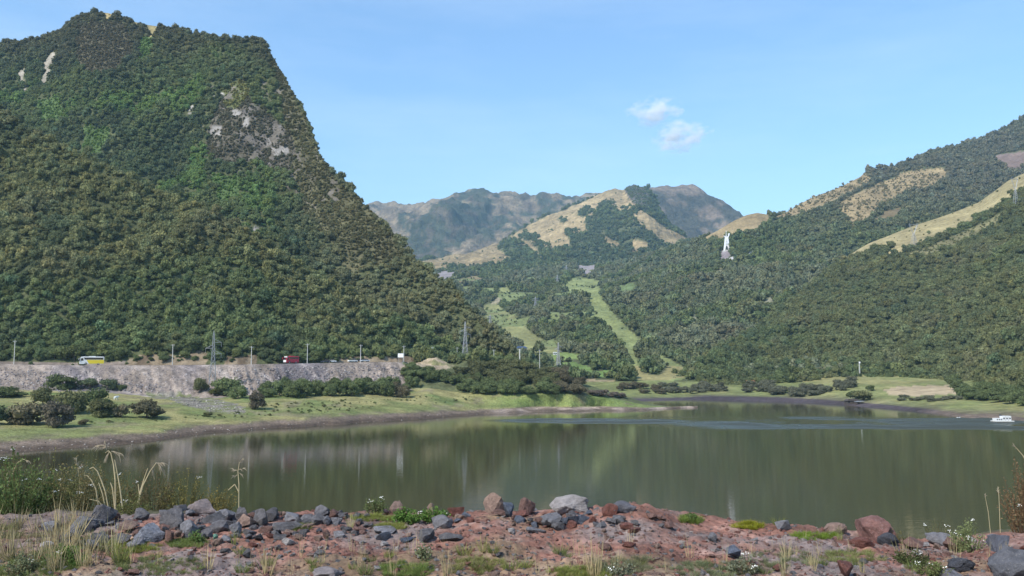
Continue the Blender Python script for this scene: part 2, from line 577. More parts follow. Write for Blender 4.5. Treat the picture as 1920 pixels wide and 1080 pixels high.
rw = lerp_cols([(-330, 9), (780, 9), (880, 34), (1000, 60), (1100, 60), (1200, 40), (1310, 30)], PXL)
zz6 = lerp_cols([(-330, 0), (800, 0), (880, 2.0), (1000, 1.0), (1100, -3), (1200, -3), (1310, -3)], PXL)
D6 = D5 + rw; Z6 = Z5 + zz6
D7 = D6 + 16; Z7 = Z6 - 3
D8 = D6 + 120; Z8 = np.minimum(Z6 - 14, -2 + 0 * Z6)
D3 = D2 * 0.55 + D4 * 0.45
Z3 = Z2 * 0.55 + Z4 * 0.45 + lerp_cols([(-330, 0.6), (700, 0.6), (850, -0.6), (1100, -0.3), (1250, 0), (1310, 0)], PXL)
Dm = D1 - 25; Zm = -3.2 + 0 * D1

def col_left(PX, PY, X, D, Z, T):
    C = base(PX, FIELD)
    j = fbm(X / 14, D / 14, 40, 4); j2 = fbm(X / 5, D / 5, 41, 3)
    w = smooth(-0.1, 0.35, j + 0.35 * smooth(760, 735, PY) - 0.25 * smooth(790, 830, PY))
    C = mixa(C, STRAW, w * 0.75)
    C = mixa(C, np.array((0.11, 0.155, 0.05)), smooth(0.1, 0.5, -j) * 0.7)
    # bright green on the promontory
    C = mixa(C, np.array((0.145, 0.19, 0.055)), smooth(860, 950, PX) * smooth(2.0, 2.5, T) * 0.6)
    C = mixa(C, np.array((0.20, 0.165, 0.105)), smooth(0.22, 0.5, fbm(X / 7, D / 10, 48, 4)) * 0.6)
    # mud band
    m = smooth(2.12, 1.72, T + 0.25 * j2 + 0.25 * j)
    C = mixa(C, MUD, m)
    C = mixa(C, np.array((0.33, 0.26, 0.21)), m * smooth(880, 960, PX) * smooth(-0.2, 0.3, j2) * 0.9)
    wm = smooth(1.55, 1.2, T + 0.12 * j2) * (1 - 0.55 * smooth(840, 960, PX))
    C = mixa(C, WETMUD, wm)
    # embankment of dumped rubble
    eb = 764 + 14 * j2 - 14 * (T - 4.5)
    e = (T > 3.85 + 0.1 * j2) & (T <= 5.0) & (PX < eb)
    ec = mixa(base(PX, RUBBLE), np.array((0.155, 0.134, 0.132)), smooth(-0.1, 0.35, fbm(X / 18 + 3, D / 40, 43, 3)))
    st = fbm((X + 1.6 * D) / 3.0, D / 30, 44, 3)
    ec = ec * (1 + 0.38 * st[..., None])
    ec = mixa(ec, np.array((0.36, 0.31, 0.27)), smooth(0.25, 0.5, fbm((X + 1.4 * D) / 5.5, D / 60, 45, 3)) * 0.6)
    C[e] = ec[e]
    # fan of rubble running out onto the meadow
    fan = in_poly(PX + 16 * j2, PY + 7 * j, [(270, 735), (340, 738), (420, 752), (465, 768), (455, 778), (400, 772), (340, 758), (285, 748)])
    C[fan] = mixa(base(PX, np.array((0.185, 0.165, 0.135))), np.array((0.15, 0.16, 0.07)), smooth(-0.1, 0.3, j2))[fan]
    s = (T > 5.0)
    C[s] = np.array((0.24, 0.21, 0.18))
    s2 = (T > 3.95) & (PX > eb) & (PX < 880) | (T > 4.2) & (PX > eb)
    C[s2] = UNDER * 1.3
    mound = in_poly(PX + 4 * j2, PY, [(745, 700), (770, 672), (800, 660), (830, 668), (845, 690), (800, 698)])
    C[mound] = np.array((0.34, 0.27, 0.18))
    dens = np.zeros(PX.shape)
    return C, dens, base(PX, GREEN)

bank = sheet("lake_bank", PXL, [(Dm, Zm), (D1, 0 * D1), (D2, Z2), (D3, Z3), (D4, Z4), (D5, Z5), (D6, Z6), (D7, Z7), (D8, Z8)],
             [3, 8, 16, 22, 18, 5, 3, 8], M["meadow"], col_left, amp=0.8, wl=20, seed=3,
             taper=lambda T: np.where(T < 1.0, 0.0, np.where(T < 4.0, 0.28, np.where(T <= 5.0, 0.9 * (5.0 - T) + 0.1, np.where(T <= 6.0, 0.02, 0.6)))), fine=0.10)

# erosion runnels down the dumped rubble
s_ = SHEETS[-1]; V_ = s_["V"]; T_ = s_["T"]
w_ = np.clip(np.minimum((T_ - 3.8) * 3, (4.97 - T_) * 5), 0, 1) * (s_["PX"] < 790)
run_ = np.abs(fbm((V_[..., 0] + 0.5 * V_[..., 1]) / 3.6, V_[..., 1] / 40, 46, 4)) * 2 - 0.5 + 0.5 * fbm(V_[..., 0] / 1.5, V_[..., 2] / 1.5, 47, 3)
V_[..., 2] += w_ * run_ * 0.75
V_[..., 1] -= w_ * run_ * 0.9
bank.data.vertices.foreach_set("co", V_.reshape(-1, 3).astype(np.float32).ravel()); bank.data.update()

# the road on the shelf
def ribbon(name, pxs, Da, Db, Z, mat, lift):
    va = np.stack([x_at(pxs, Da, Z), Da, Z + lift], -1)
    vb = np.stack([x_at(pxs, Db, Z), Db, Z + lift], -1)
    n = len(pxs)
    V = np.concatenate([va, vb])
    Fq = np.array([(i, i + 1, n + i + 1, n + i) for i in range(n - 1)])
    return link(name, mesh_from(name, V, Fq, True), mat)
sel = PXL <= 790
tag(ribbon("road", PXL[sel], D5[sel] + 1.2, D6[sel] - 0.8, Z5[sel], M["asphalt"], 0.16), kind="structure")
tag(ribbon("road_edge_line", PXL[sel], D5[sel] + 1.5, D5[sel] + 1.75, Z5[sel], M["white"], 0.166), kind="structure")

# ------------------------------------------------------------------ left: forested front spur and the great mountain
PXS = np.arange(-330, 1000, 3.0)
i5 = lambda a: np.interp(PXS, PXL, a)
fD0 = i5(D6) + 2.0 - 30 * smooth(800, 900, PXS); fZ0 = i5(Z6) - 1.0
fD1 = fD0 + 6; fZ1 = i5(Z5) + lerp_cols([(-330, 3), (0, 2.0), (190, 2.0), (240, 3.2), (330, 4.2), (450, 4.0), (520, 3.6), (600, 2.6), (760, 3.0), (800, 4.0), (1000, 2)], PXS)
SPUR = [(-330, 110, 520), (0, 205, 490), (60, 255, 482), (180, 312, 476), (330, 380, 470), (450, 432, 466), (600, 520, 466), (750, 600, 470), (860, 652, 478), (960, 676, 490), (1000, 700, 495)]
sD, sZ = rowD(SPUR, PXS)
sDm = fD1 * 0.5 + sD * 0.5; sZm = fZ1 * 0.5 + sZ * 0.5 - 6
rD, rZ = sD + 40, sZ - 40

def col_spur(PX, PY, X, D, Z, T):
    C = base(PX, UNDER)
    j = fbm(X / 45, (D + Z) / 45, 50, 4); j2 = fbm(X / 9, Z / 9, 51, 3)
    cut = (T < 1.015 + 0.07 * j2) & (fbm(X / 11, 0 * X, 57, 3) > -0.28) & (((PX > 236) & (PX < 480)) | ((PX > 520) & (PX < 775)))
    C[cut] = mixa(base(PX, np.array((0.25, 0.195, 0.13))), np.array((0.13, 0.095, 0.062)), smooth(-0.1, 0.4, fbm(X / 4, Z / 8, 52, 3)))[cut]
    lowrub = (T < 0.8) & (PX < 236)
    C[lowrub] = RUBBLE * 0.85
    dens = np.ones(PX.shape)
    dens[cut] = 0.45
    dens[lowrub] = 0.15
    tint = mixa(base(PX, OLIVE), GREEN, smooth(-0.25, 0.3, j - 0.9 * smooth(560, 420, PY) + 0.5 * smooth(560, 650, PY)))
    tint = mixa(tint, BROWN, smooth(0.2, 0.55, fbm(X / 30, Z / 30, 53, 3)) * 0.3)
    tint = mixa(tint, DARK, smooth(0.25, 0.6, -fbm(X / 25 + 7, Z / 25, 54, 3)) * 0.8)
    return C, dens, tint

tp = lambda nb: (lambda T: np.clip(np.minimum(T * 0.5 + 0.02, (nb - T) * 0.9 + 0.28), 0.02, 1.0))
spur = sheet("front_hill", PXS, [(fD0, fZ0), (fD1, fZ1), (sDm, sZm), (sD, sZ), (rD, rZ)], [6, 60, 60, 8], M["hill"], col_spur,
             amp=19, wl=70, seed=11, taper=lambda T: np.clip(np.minimum((T - 1.0) * 1.1, (3 - T) * 0.9 + 0.3), 0.03, 1.0))

MRIDGE = [(-330, 120), (-150, 100), (0, 78), (60, 70), (110, 57), (140, 34), (180, 20), (205, 24), (260, 42), (330, 54), (400, 70), (430, 77), (465, 72), (490, 77), (503, 95), (520, 124), (550, 176), (566, 205), (580, 236), (600, 292), (640, 335), (690, 390), (740, 446), (780, 488), (830, 530), (870, 566), (910, 604), (950, 645), (985, 682), (1000, 700)]
MD = [(-330, 860), (0, 870), (180, 850), (330, 820), (490, 770), (550, 740), (640, 700), (740, 660), (830, 620), (950, 580), (1000, 570)]
mD = lerp_cols(MD, PXS)
mPl = 476.0 / (1 - ((690.0 - lerp_cols(MRIDGE, PXS)) / F) / 0.96)      # the right flank lies in one plane with the face
mD = mD * (1 - smooth(330, 470, PXS)) + mPl * smooth(330, 470, PXS); mZ = z_at(lerp_cols(MRIDGE, PXS) + 2, mD)
gD = lerp_cols([(-330, 480), (300, 470), (700, 470), (860, 485), (1000, 540)], PXS); gZ = lerp_cols([(-330, 12), (700, 12), (860, 10), (1000, 4)], PXS)
hD = gD * 0.45 + mD * 0.55; hZ = gZ * 0.52 + mZ * 0.48
kD = mD + 60; kZ = mZ - 45
lD = mD + 300; lZ = mZ * 0.3

def col_mtn(PX, PY, X, D, Z, T):
    C = base(PX, UNDER)
    j = fbm(X / 60, Z / 60, 60, 4); j2 = fbm(X / 12, Z / 12, 61, 4); j3 = fbm(X / 30 + 4, Z / 30, 62, 4)
    ax, ay = PX + 9 * j2 + 10 * j3, PY + 9 * fbm(X / 12 + 40, Z / 12, 63, 3)
    jj = fbm(X / 5, Z / 4, 64, 3)
    dens = np.ones(PX.shape)
    tint = mixa(base(PX, GREEN), DARK, smooth(-0.1, 0.4, j))
    tint = mixa(tint, LUSH, smooth(0.1, 0.45, j3) * smooth(60, 160, PY) * smooth(560, 460, PX) * 0.7)
    tint = mixa(tint, np.array((0.150, 0.145, 0.078)), smooth(500, 620, PX + 60 * j3 - 0.25 * (PY - 300)) * 0.75)
    tint = tint * 1.08
    top = smooth(150, 60, PY + 40 * j3)
    tint = mixa(tint, np.array((0.105, 0.096, 0.060)), top * 0.8)
    # brownish steep right flank
    flank = in_poly(ax, ay, [(485, 65), (510, 90), (620, 330), (700, 400), (760, 480), (700, 500), (640, 470), (570, 400), (545, 300), (520, 180)])
    C[flank] = np.array((0.105, 0.098, 0.052)); dens[flank] = 1.6
    tint[flank] = (np.array((0.125, 0.118, 0.058)) * (1 + 0.5 * j3[..., None]))[flank]
    cliff = in_poly(ax, ay, [(400, 200), (440, 160), (475, 190), (530, 240), (560, 290), (545, 320), (470, 305), (420, 310), (390, 290), (385, 250)])
    C[cliff] = mixa(base(PX, np.array((0.105, 0.092, 0.066))), np.array((0.15, 0.135, 0.12)), smooth(-0.05, 0.35, j2))[cliff]
    dens[cliff] = 1.45
    tint[cliff] = np.array((0.115, 0.108, 0.068))
    grassy = in_poly(ax, ay, [(418, 160), (455, 150), (468, 180), (440, 205), (415, 195)])
    C[grassy] = np.array((0.115, 0.125, 0.05)); dens[grassy] = 1.3; tint[grassy] = np.array((0.17, 0.165, 0.06))
    for cx, cy, rx, ry in ((404, 246, 12, 9), (460, 228, 8, 9), (448, 250, 5, 5), (523, 285, 15, 9), (440, 213, 9, 6), (508, 267, 8, 6), (357, 204, 7, 8), (483, 226, 7, 10), (413, 180, 9, 5), (478, 437, 7, 9), (186, 88, 5, 4)):
        b = (((PX + 5 * j2 - cx) / rx) ** 2 + ((PY + 5 * jj - cy) / ry) ** 2 < 1.25) & (jj > -0.12)
        C[b] = (np.array((0.27, 0.25, 0.225)) * (1 + 0.5 * jj[..., None]))[b]; dens[b] = 0
    rk = in_poly(ax, ay, [(380, 170), (440, 130), (520, 150), (600, 280), (660, 380), (600, 400), (520, 340), (400, 330), (370, 260)]) & (jj + 0.6 * j2 > 0.40)
    C[rk] = (np.array((0.130, 0.114, 0.092)) * (1 + 0.45 * jj[..., None]))[rk]; dens[rk] = 0.0
    browntop = in_poly(ax, ay, [(150, 45), (230, 40), (250, 90), (225, 135), (160, 140), (135, 100)])
    C[browntop] = np.array((0.095, 0.085, 0.052)); dens[browntop] = 1.5; tint[browntop] = np.array((0.115, 0.102, 0.062))
    bx, by = PX + 3 * j2, PY + 3 * j3
    for poly, c in (([(97, 97), (108, 100), (101, 122), (92, 140), (84, 158), (74, 160), (84, 138), (79, 122)], SCAR),
                    ([(33, 136), (45, 128), (50, 130), (42, 145), (47, 160), (52, 175), (44, 180), (38, 160)], SCAR * 1.05),
                    ([(190, 18), (212, 24), (207, 38), (194, 32)], np.array((0.34, 0.27, 0.13))),
                    ([(250, 42), (275, 40), (296, 50), (284, 78), (268, 50), (252, 50)], np.array((0.30, 0.25, 0.12))),
                    ([(640, 460), (665, 450), (685, 500), (668, 515), (640, 500)], np.array((0.12, 0.112, 0.06)))):
        b = in_poly(bx, by, poly)
        C[b] = c; dens[b] = 0.02 if poly[0][0] < 600 else 1.3
    for poly in ([(150, 240), (205, 240), (190, 295), (150, 310)], [(60, 190), (110, 180), (130, 220), (70, 225)], [(290, 60), (280, 110), (255, 118), (262, 80)], [(400, 330), (450, 325), (450, 375), (395, 385)]):
        b = in_poly(ax, ay, poly)
        C[b] = np.array((0.085, 0.125, 0.045)); dens[b] = 1.25; tint[b] = LUSH * 0.95
    return C, dens, tint

mountain = sheet("great_mountain", PXS, [(gD, gZ), (hD, hZ), (mD, mZ), (kD, kZ), (lD, lZ)], [70, 110, 10, 4], M["hill"], col_mtn,
                 amp=24 * (1 - 0.72 * smooth(470, 600, PXS)), wl=95, seed=21, taper=lambda T: np.clip(np.minimum(T * 1.2, (2 - T) * 1.0 + 0.10), 0.06, 1.0) * np.where(T > 2, 0.3, 1))

# ------------------------------------------------------------------ right: far shore, valley and the statue hill
PXV = np.arange(740, 2260, 3.0)
RS = [(740, 752), (1180, 753), (1230, 752), (1300, 750.5), (1400, 752), (1500, 755), (1560, 758), (1600, 761), (1650, 765), (1700, 770), (1750, 775), (1790, 781), (1820, 784), (1850, 783), (1880, 786), (1920, 790), (2000, 797), (2260, 830)]
ry = lerp_cols(RS, PXV) + 0.6 * fbm(PXV / 30, 0 * PXV, 71, 3)
vD1 = shore_D(ry); vZ1 = 0 * vD1
vDm = vD1 - 25; vZm = -3 + 0 * vD1
vD2 = vD1 + lerp_cols([(740, 20), (1300, 26), (1500, 20), (1700, 12), (1800, 10), (2260, 10)], PXV)
vZ2 = z_at(ry - lerp_cols([(740, 6), (1250, 6), (1400, 10), (1550, 9), (1700, 8), (1800, 8), (2260, 10)], PXV), vD2)
vZ2 = np.clip(vZ2, 0.4, 4)
ME = [(740, 728, 565), (1100, 726, 565), (1200, 727, 565), (1300, 724, 570), (1400, 722, 575), (1500, 716, 560), (1570, 708, 555), (1620, 705, 560), (1700, 706, 555), (1780, 712, 520), (1850, 722, 450), (1920, 726, 420), (2260, 735, 380)]
vD3, vZ3 = rowD(ME, PXV)
VM = [(740, 668, 800), (900, 662, 800), (1000, 660, 800), (1100, 655, 800), (1200, 650, 800), (1300, 650, 780), (1500, 640, 760), (1700, 640, 740), (1920, 640, 720), (2260, 640, 700)]
vD4, vZ4 = rowD(VM, PXV)
VU = [(740, 575, 1300), (900, 575, 1300), (1000, 572, 1300), (1100, 560, 1300), (1200, 548, 1250), (1300, 535, 1150), (1400, 520, 1130), (1500, 500, 1150), (1700, 470, 1200), (1920, 440, 1250), (2260, 400, 1300)]
vD5, vZ5 = rowD(VU, PXV)
VR = [(740, 520, 2100), (820, 510, 2100), (900, 505, 2100), (1000, 498, 2100), (1100, 496, 2100), (1180, 490, 1950), (1250, 470, 1700), (1300, 455, 1550), (1320, 446, 1500), (1345, 433, 1480), (1375, 415, 1470), (1400, 404, 1470), (1420, 400, 1480), (1440, 404, 1490), (1460, 405, 1520), (1480, 396, 1560), (1520, 374, 1640), (1570, 352, 1700), (1612, 332, 1720), (1625, 320, 1730), (1660, 318, 1760), (1700, 308, 1800), (1740, 288, 1830), (1800, 273, 1860), (1850, 258, 1880), (1890, 238, 1900), (1920, 222, 1900), (2000, 190, 1900), (2260, 120, 1900)]
vD6, vZ6 = rowD(VR, PXV)
vD7 = vD6 + 350; vZ7 = vZ6 - 70

STRIPS = [([(1056, 535), (1085, 520), (1123, 527), (1123, 557), (1152, 594), (1193, 635), (1227, 660), (1260, 680), (1290, 693), (1285, 706), (1250, 713), (1192, 712), (1188, 690), (1178, 668), (1164, 640), (1123, 598), (1104, 557), (1075, 545)], np.array((0.205, 0.228, 0.088))),
          ([(906, 573), (930, 572), (945, 585), (975, 600), (985, 615), (1000, 630), (1020, 640), (1055, 645), (1050, 656), (1005, 656), (980, 650), (955, 630), (932, 605), (912, 590)], np.array((0.215, 0.215, 0.09))),
          ([(935, 540), (952, 538), (957, 552), (946, 560), (934, 553)], np.array((0.25, 0.26, 0.10))),
          ([(918, 566), (935, 558), (955, 556), (945, 562), (925, 571)], np.array((0.30, 0.26, 0.17))),
          ([(1030, 684), (1075, 678), (1110, 690), (1112, 703), (1080, 704), (1050, 694)], np.array((0.135, 0.195, 0.06))),
          ([(1110, 696), (1150, 695), (1158, 706), (1120, 708)], np.array((0.16, 0.24, 0.07))),
          ([(980, 668), (1060, 662), (1105, 666), (1090, 672), (1000, 678)], np.array((0.19, 0.25, 0.08))),
          ([(1098, 710), (1150, 713), (1168, 722), (1100, 722)], np.array((0.32, 0.25, 0.15))),
          ([(1150, 538), (1185, 530), (1200, 545), (1175, 552)], np.array((0.13, 0.17, 0.07))),
          ([(812, 512), (850, 500), (870, 502), (845, 520), (830, 530), (818, 528)], np.array((0.30, 0.26, 0.25))),
          ([(1080, 496), (1120, 494), (1118, 502), (1100, 516), (1086, 508)], np.array((0.30, 0.26, 0.25))),
          ([(850, 524), (900, 515), (905, 525), (860, 530)], TAN * 0.8), ([(950, 518), (972, 515), (965, 528)], TAN * 0.7),
          ([(1318, 450), (1345, 428), (1400, 392), (1425, 392), (1441, 400), (1443, 414), (1420, 428), (1385, 438), (1345, 448)], TAN),
          ([(1455, 408), (1520, 368), (1560, 345), (1615, 320), (1637, 337), (1600, 357), (1560, 377), (1525, 394), (1480, 406)], TAN * 0.85),
          ([(1570, 388), (1600, 365), (1670, 335), (1700, 322), (1765, 314), (1780, 325), (1748, 347), (1700, 360), (1655, 385), (1625, 408), (1600, 425), (1588, 412)], TAN * 0.82),
          ([(1640, 412), (1665, 392), (1690, 390), (1680, 405), (1655, 415)], TAN * 0.6),
          ([(1860, 292), (1935, 282), (1935, 318), (1890, 318)], np.array((0.20, 0.145, 0.12))),
          ([(1398, 478), (1408, 471), (1422, 472), (1418, 480), (1408, 477), (1402, 483)], np.array((0.55, 0.54, 0.52))),
          ([(1352, 470), (1368, 468), (1372, 478), (1362, 488), (1350, 486)], np.array((0.26, 0.22, 0.22))),
          ([(1370, 486), (1380, 480), (1382, 490), (1372, 492)], np.array((0.48, 0.47, 0.45))),
          ([(1354, 494), (1360, 495), (1345, 520), (1330, 536), (1326, 534), (1342, 512)], np.array((0.19, 0.18, 0.10))),
          ([(1430, 565), (1455, 552), (1470, 550), (1450, 562), (1434, 572)], np.array((0.26, 0.25, 0.17))),
          ([(1330, 612), (1350, 608), (1355, 614), (1335, 618)], np.array((0.30, 0.31, 0.15))),
          ([(1275, 568), (1284, 570), (1300, 585), (1308, 605), (1302, 604), (1292, 586)], np.array((0.20, 0.20, 0.13)))]
ISLAND = [(1186, 657), (1215, 657), (1235, 675), (1249, 692), (1230, 703), (1207, 700), (1195, 680)]

def col_valley(PX, PY, X, D, Z, T):
    C = base(PX, UNDER)
    j = fbm(X / 90, D / 90, 80, 4); j2 = fbm(X / 14, D / 14, 81, 4); j3 = fbm(X / 40, D / 60, 82, 4)
    dens = np.ones(PX.shape)
    tint = mixa(base(PX, GREEN * 0.95), GREY, smooth(-0.2, 0.3, j) * 0.7)
    tint = mixa(tint, DARK, smooth(0.2, 0.5, j3) * 0.6)
    tint = mixa(tint, BROWN * 0.8, smooth(0.25, 0.5, -j3) * 0.4)
    tint = mixa(tint, np.array((0.125, 0.115, 0.080)), smooth(1380, 1560, PX) * smooth(470, 340, PY + 40 * j) * 0.7)
    ax, ay = PX + 4 * j2 + 3 * j3, PY + 2.0 * j2
    for q, (poly, c) in enumerate(STRIPS):
        b = in_poly(ax, ay, poly)
        if q < 2: b |= in_poly(ax, ay - 5, poly) | in_poly(ax - 4, ay, poly) | in_poly(ax + 4, ay, poly)
        C[b] = (c * (1.0 if q < 9 else 0.85) * (1 + 0.18 * j3[..., None]))[b]
        dens[b] = 0.0
        b = (in_poly(ax, ay - 9, poly) | in_poly(ax - 4, ay - 6, poly) | in_poly(ax + 4, ay - 6, poly)) if q < 2 else in_poly(ax, ay - 4, poly)
        dens[b] = 0.0
    b = in_poly(ax, ay, STRIPS[0][0]) & (PY > 686)
    C[b] = STRAW * 0.95
    b = in_poly(ax, ay, ISLAND)
    C[b] = UNDER; dens[b] = 1
    for q in (14, 15):
        b = in_poly(ax, ay, STRIPS[q][0])
        dens[b] = 0.42; tint[b] = np.array((0.17, 0.15, 0.085)); C[b] = TAN * 0.85
    open_ = (PX < 1180) & (PY > 505) & (j3 > 0.22) & (T > 3.3)
    C[open_] = np.array((0.16, 0.185, 0.075)); dens[open_] = 0.15
    # shore meadow
    me_ = T < 3.1
    mc = mixa(base(PX, FIELD), STRAW, smooth(-0.2, 0.4, j2 * 0.5 + j3) * 0.7)
    C[me_] = mc[me_]; dens[me_] = 0.0
    dry = in_poly(PX + 3 * j2, PY + 1.5 * j2, [(1655, 730), (1700, 724), (1775, 722), (1800, 727), (1795, 738), (1720, 743), (1670, 742)])
    C[dry] = np.array((0.37, 0.29, 0.18))
    mud = smooth(2.25, 1.8, T + 0.2 * j2)
    C = mixa(C, mixa(base(PX, np.array((0.070, 0.056, 0.058))), MUD * 0.9, smooth(1700, 1800, PX)), mud)
    return C, dens, tint

valley = sheet("valley_slope", PXV, [(vDm, vZm), (vD1, vZ1), (vD2, vZ2), (vD3, vZ3), (vD4, vZ4), (vD5, vZ5), (vD6, vZ6), (vD7, vZ7)],
               [3, 5, 16, 34, 50, 60, 5], M["hill"], col_valley, amp=36, wl=170, seed=25,
               taper=lambda T: np.where(T < 3, 0.01, np.clip(np.minimum((T - 3) * 0.6, (6 - T) * 0.8 + 0.12), 0.02, 1.0)) * np.where(T > 6, 0.5, 1))

# right front hill with the tan crest
PXR = np.arange(1240, 2290, 3.0)
RR = [(1240, 722, 640), (1280, 706, 660), (1310, 692, 690), (1360, 658, 740), (1420, 620, 800), (1480, 575, 870), (1530, 528, 930), (1578, 487, 980), (1630, 457, 1000), (1704, 428, 1010), (1778, 402, 1010), (1834, 380, 1010), (1867, 357, 1010), (1890, 339, 1010), (1920, 325, 1010), (1990, 295, 1010), (2290, 220, 1010)]
qD3, qZ3 = rowD(RR, PXR)
RF = [(1240, 730, 600), (1300, 722, 585), (1400, 720, 575), (1500, 712, 560), (1600, 706, 560), (1700, 707, 552), (1800, 714, 510), (1860, 724, 450), (1920, 730, 410), (2290, 745, 370)]
qD1, qZ1 = rowD(RF, PXR); qZ1 = qZ1 - 2
qD2 = qD1 * 0.45 + qD3 * 0.55; qZ2 = qZ1 * 0.5 + qZ3 * 0.5
qD0 = qD1 - 20; qZ0 = qZ1 - 5
qD4 = qD3 + 70; qZ4 = qZ3 - 25
qD5 = qD3 + 260; qZ5 = qZ3 * 0.35

def col_right(PX, PY, X, D, Z, T):
    C = base(PX, UNDER)
    j = fbm(X / 70, D / 70, 90, 4); j2 = fbm(X / 14, D / 14, 91, 4); j3 = fbm(X / 35, D / 50, 92, 4)
    dens = np.ones(PX.shape)
    tint = 0.9 * mixa(base(PX, GREEN), OLIVE * 0.9, smooth(-0.3, 0.2, j + 0.4 * smooth(640, 540, PY)) * 0.75)
    tint = mixa(tint, DARK, smooth(0.15, 0.5, j3) * 0.7)
    tint = mixa(tint, BROWN, smooth(0.2, 0.5, -j3) * 0.35)
    ax, ay = PX + 3 * j2, PY + 2.5 * j2
    tan = in_poly(ax, ay, [(1570, 492), (1630, 450), (1704, 421), (1778, 395), (1834, 372), (1867, 348), (1890, 330), (1960, 300), (1990, 285), (1990, 330), (1925, 352), (1898, 372), (1868, 395), (1815, 421), (1741, 454), (1690, 472), (1655, 484), (1680, 462), (1650, 466), (1610, 482)])
    C[tan] = (np.array((0.275, 0.228, 0.115)) * (1 + 0.2 * j3[..., None]))[tan]; dens[tan] = 0.012
    t2 = in_poly(ax, ay, [(1690, 480), (1741, 462), (1815, 432), (1880, 400), (1870, 420), (1800, 460), (1735, 490)])
    C[t2] = np.array((0.17, 0.155, 0.078)); dens[t2] = 0.35; tint[t2] = OLIVE
    return C, dens, tint

right_hill = sheet("right_hill", PXR, [(qD0, qZ0), (qD1, qZ1), (qD2, qZ2), (qD3, qZ3), (qD4, qZ4), (qD5, qZ5)], [3, 70, 70, 8, 4], M["hill"], col_right,
                   amp=36, wl=120, seed=33, taper=lambda T: np.clip(np.minimum((T - 1) * 1.0, (3 - T) * 0.8 + 0.06), 0.02, 1.0))

# ------------------------------------------------------------------ far ranges
PX1 = np.arange(700, 1560, 3.0)
M1R = [(700, 510, 2900), (780, 493, 2900), (830, 484, 2900), (880, 470, 2900), (920, 458, 2950), (950, 446, 3000), (985, 428, 3000), (1020, 408, 3050), (1060, 392, 3100), (1100, 374, 3150), (1125, 366, 3150), (1142, 356, 3150), (1155, 353, 3150), (1168, 356, 3150), (1176, 352, 3150), (1185, 349, 3140), (1193, 346, 3130), (1203, 349, 3100), (1215, 354, 3050), (1228, 372, 2980), (1240, 397, 2880), (1250, 412, 2800), (1290, 449, 2550), (1340, 475, 2400), (1560, 510, 2300)]
aD2, aZ2 = rowD(M1R, PX1)
aD1 = np.minimum(lerp_cols([(700, 2050), (1200, 2050), (1560, 2000)], PX1), aD2 - 150); aZ1 = z_at(lerp_cols([(700, 515), (900, 508), (1100, 500), (1200, 492), (1300, 480), (1560, 500)], PX1), aD1) - 8
aD0 = aD1 - 150; aZ0 = aZ1 - 60
aD3 = aD2 + 500; aZ3 = aZ2 - 250

def col_m1(PX, PY, X, D, Z, T):
    C = base(PX, UNDER * 0.9)
    j2 = fbm(X / 50, Z / 50, 101, 4); j3 = fbm(X / 120, Z / 120, 102, 4)
    dens = np.full(PX.shape, 0.9)
    tint = mixa(base(PX, GREEN * 0.85), DARK, smooth(-0.2, 0.4, j3) * 0.8)
    ax, ay = PX + 5 * j2, PY + 4 * j2
    for poly, k in (([(1158, 345), (1120, 368), (1080, 385), (1030, 405), (985, 428), (950, 448), (960, 458), (1000, 452), (1030, 462), (1065, 470), (1068, 450), (1056, 432), (1100, 440), (1095, 415), (1115, 395), (1125, 382), (1148, 380), (1160, 398), (1190, 388), (1180, 362)], 1.0),
                    ([(740, 500), (850, 476), (920, 456), (958, 446), (955, 470), (965, 488), (900, 500), (840, 505), (760, 515)], 0.78),
                    ([(975, 453), (995, 455), (1010, 470), (1022, 489), (1005, 482), (985, 466)], 0.95),
                    ([(1035, 470), (1055, 482), (1052, 488), (1038, 480)], 0.9), ([(1018, 458), (1025, 470), (1030, 486), (1022, 484)], 0.85),
                    ([(1200, 392), (1220, 406), (1250, 428), (1292, 446), (1268, 461), (1240, 456), (1215, 432), (1185, 412)], 0.95),
                    ([(1187, 447), (1217, 456), (1210, 468), (1183, 482)], 0.85), ([(1130, 442), (1160, 455), (1155, 463), (1135, 455)], 0.7)):
        b = in_poly(ax, ay, poly)
        C[b] = (TAN * k * (1 + 0.12 * j3[..., None]))[b]; dens[b] = 0.012
    b = in_poly(ax, ay, [(1168, 356), (1193, 336), (1215, 360), (1235, 395), (1205, 392), (1185, 380)])
    C[b] = np.array((0.10, 0.088, 0.07)); dens[b] = 1.2
    for poly in ([(930, 462), (960, 448), (975, 455), (960, 478), (990, 490), (970, 492), (950, 480)], [(972, 448), (985, 441), (1004, 441), (1008, 447), (990, 452)], [(1045, 412), (1056, 408), (1064, 412), (1058, 420)],
                 [(1078, 400), (1100, 392), (1112, 396), (1092, 408)], [(1000, 460), (1012, 458), (1020, 476), (1010, 474)]):
        b = in_poly(ax, ay, poly)
        C[b] = UNDER; dens[b] = 0.9
    spk = fbm(X / 22, Z / 22, 108, 3) > 0.42
    dens[spk & (dens < 0.1)] = 0.3
    return C, dens, tint
sheet("tan_ridge_mountain", PX1, [(aD0, aZ0), (aD1, aZ1), (aD2, aZ2), (aD3, aZ3)], [3, 110, 6], M["far"], col_m1,
      amp=75, wl=330, seed=44, rough=16, taper=lambda T: np.clip(np.minimum((T - 1) * 1.3, (2 - T) * 0.9 + 0.06), 0.01, 1.0))

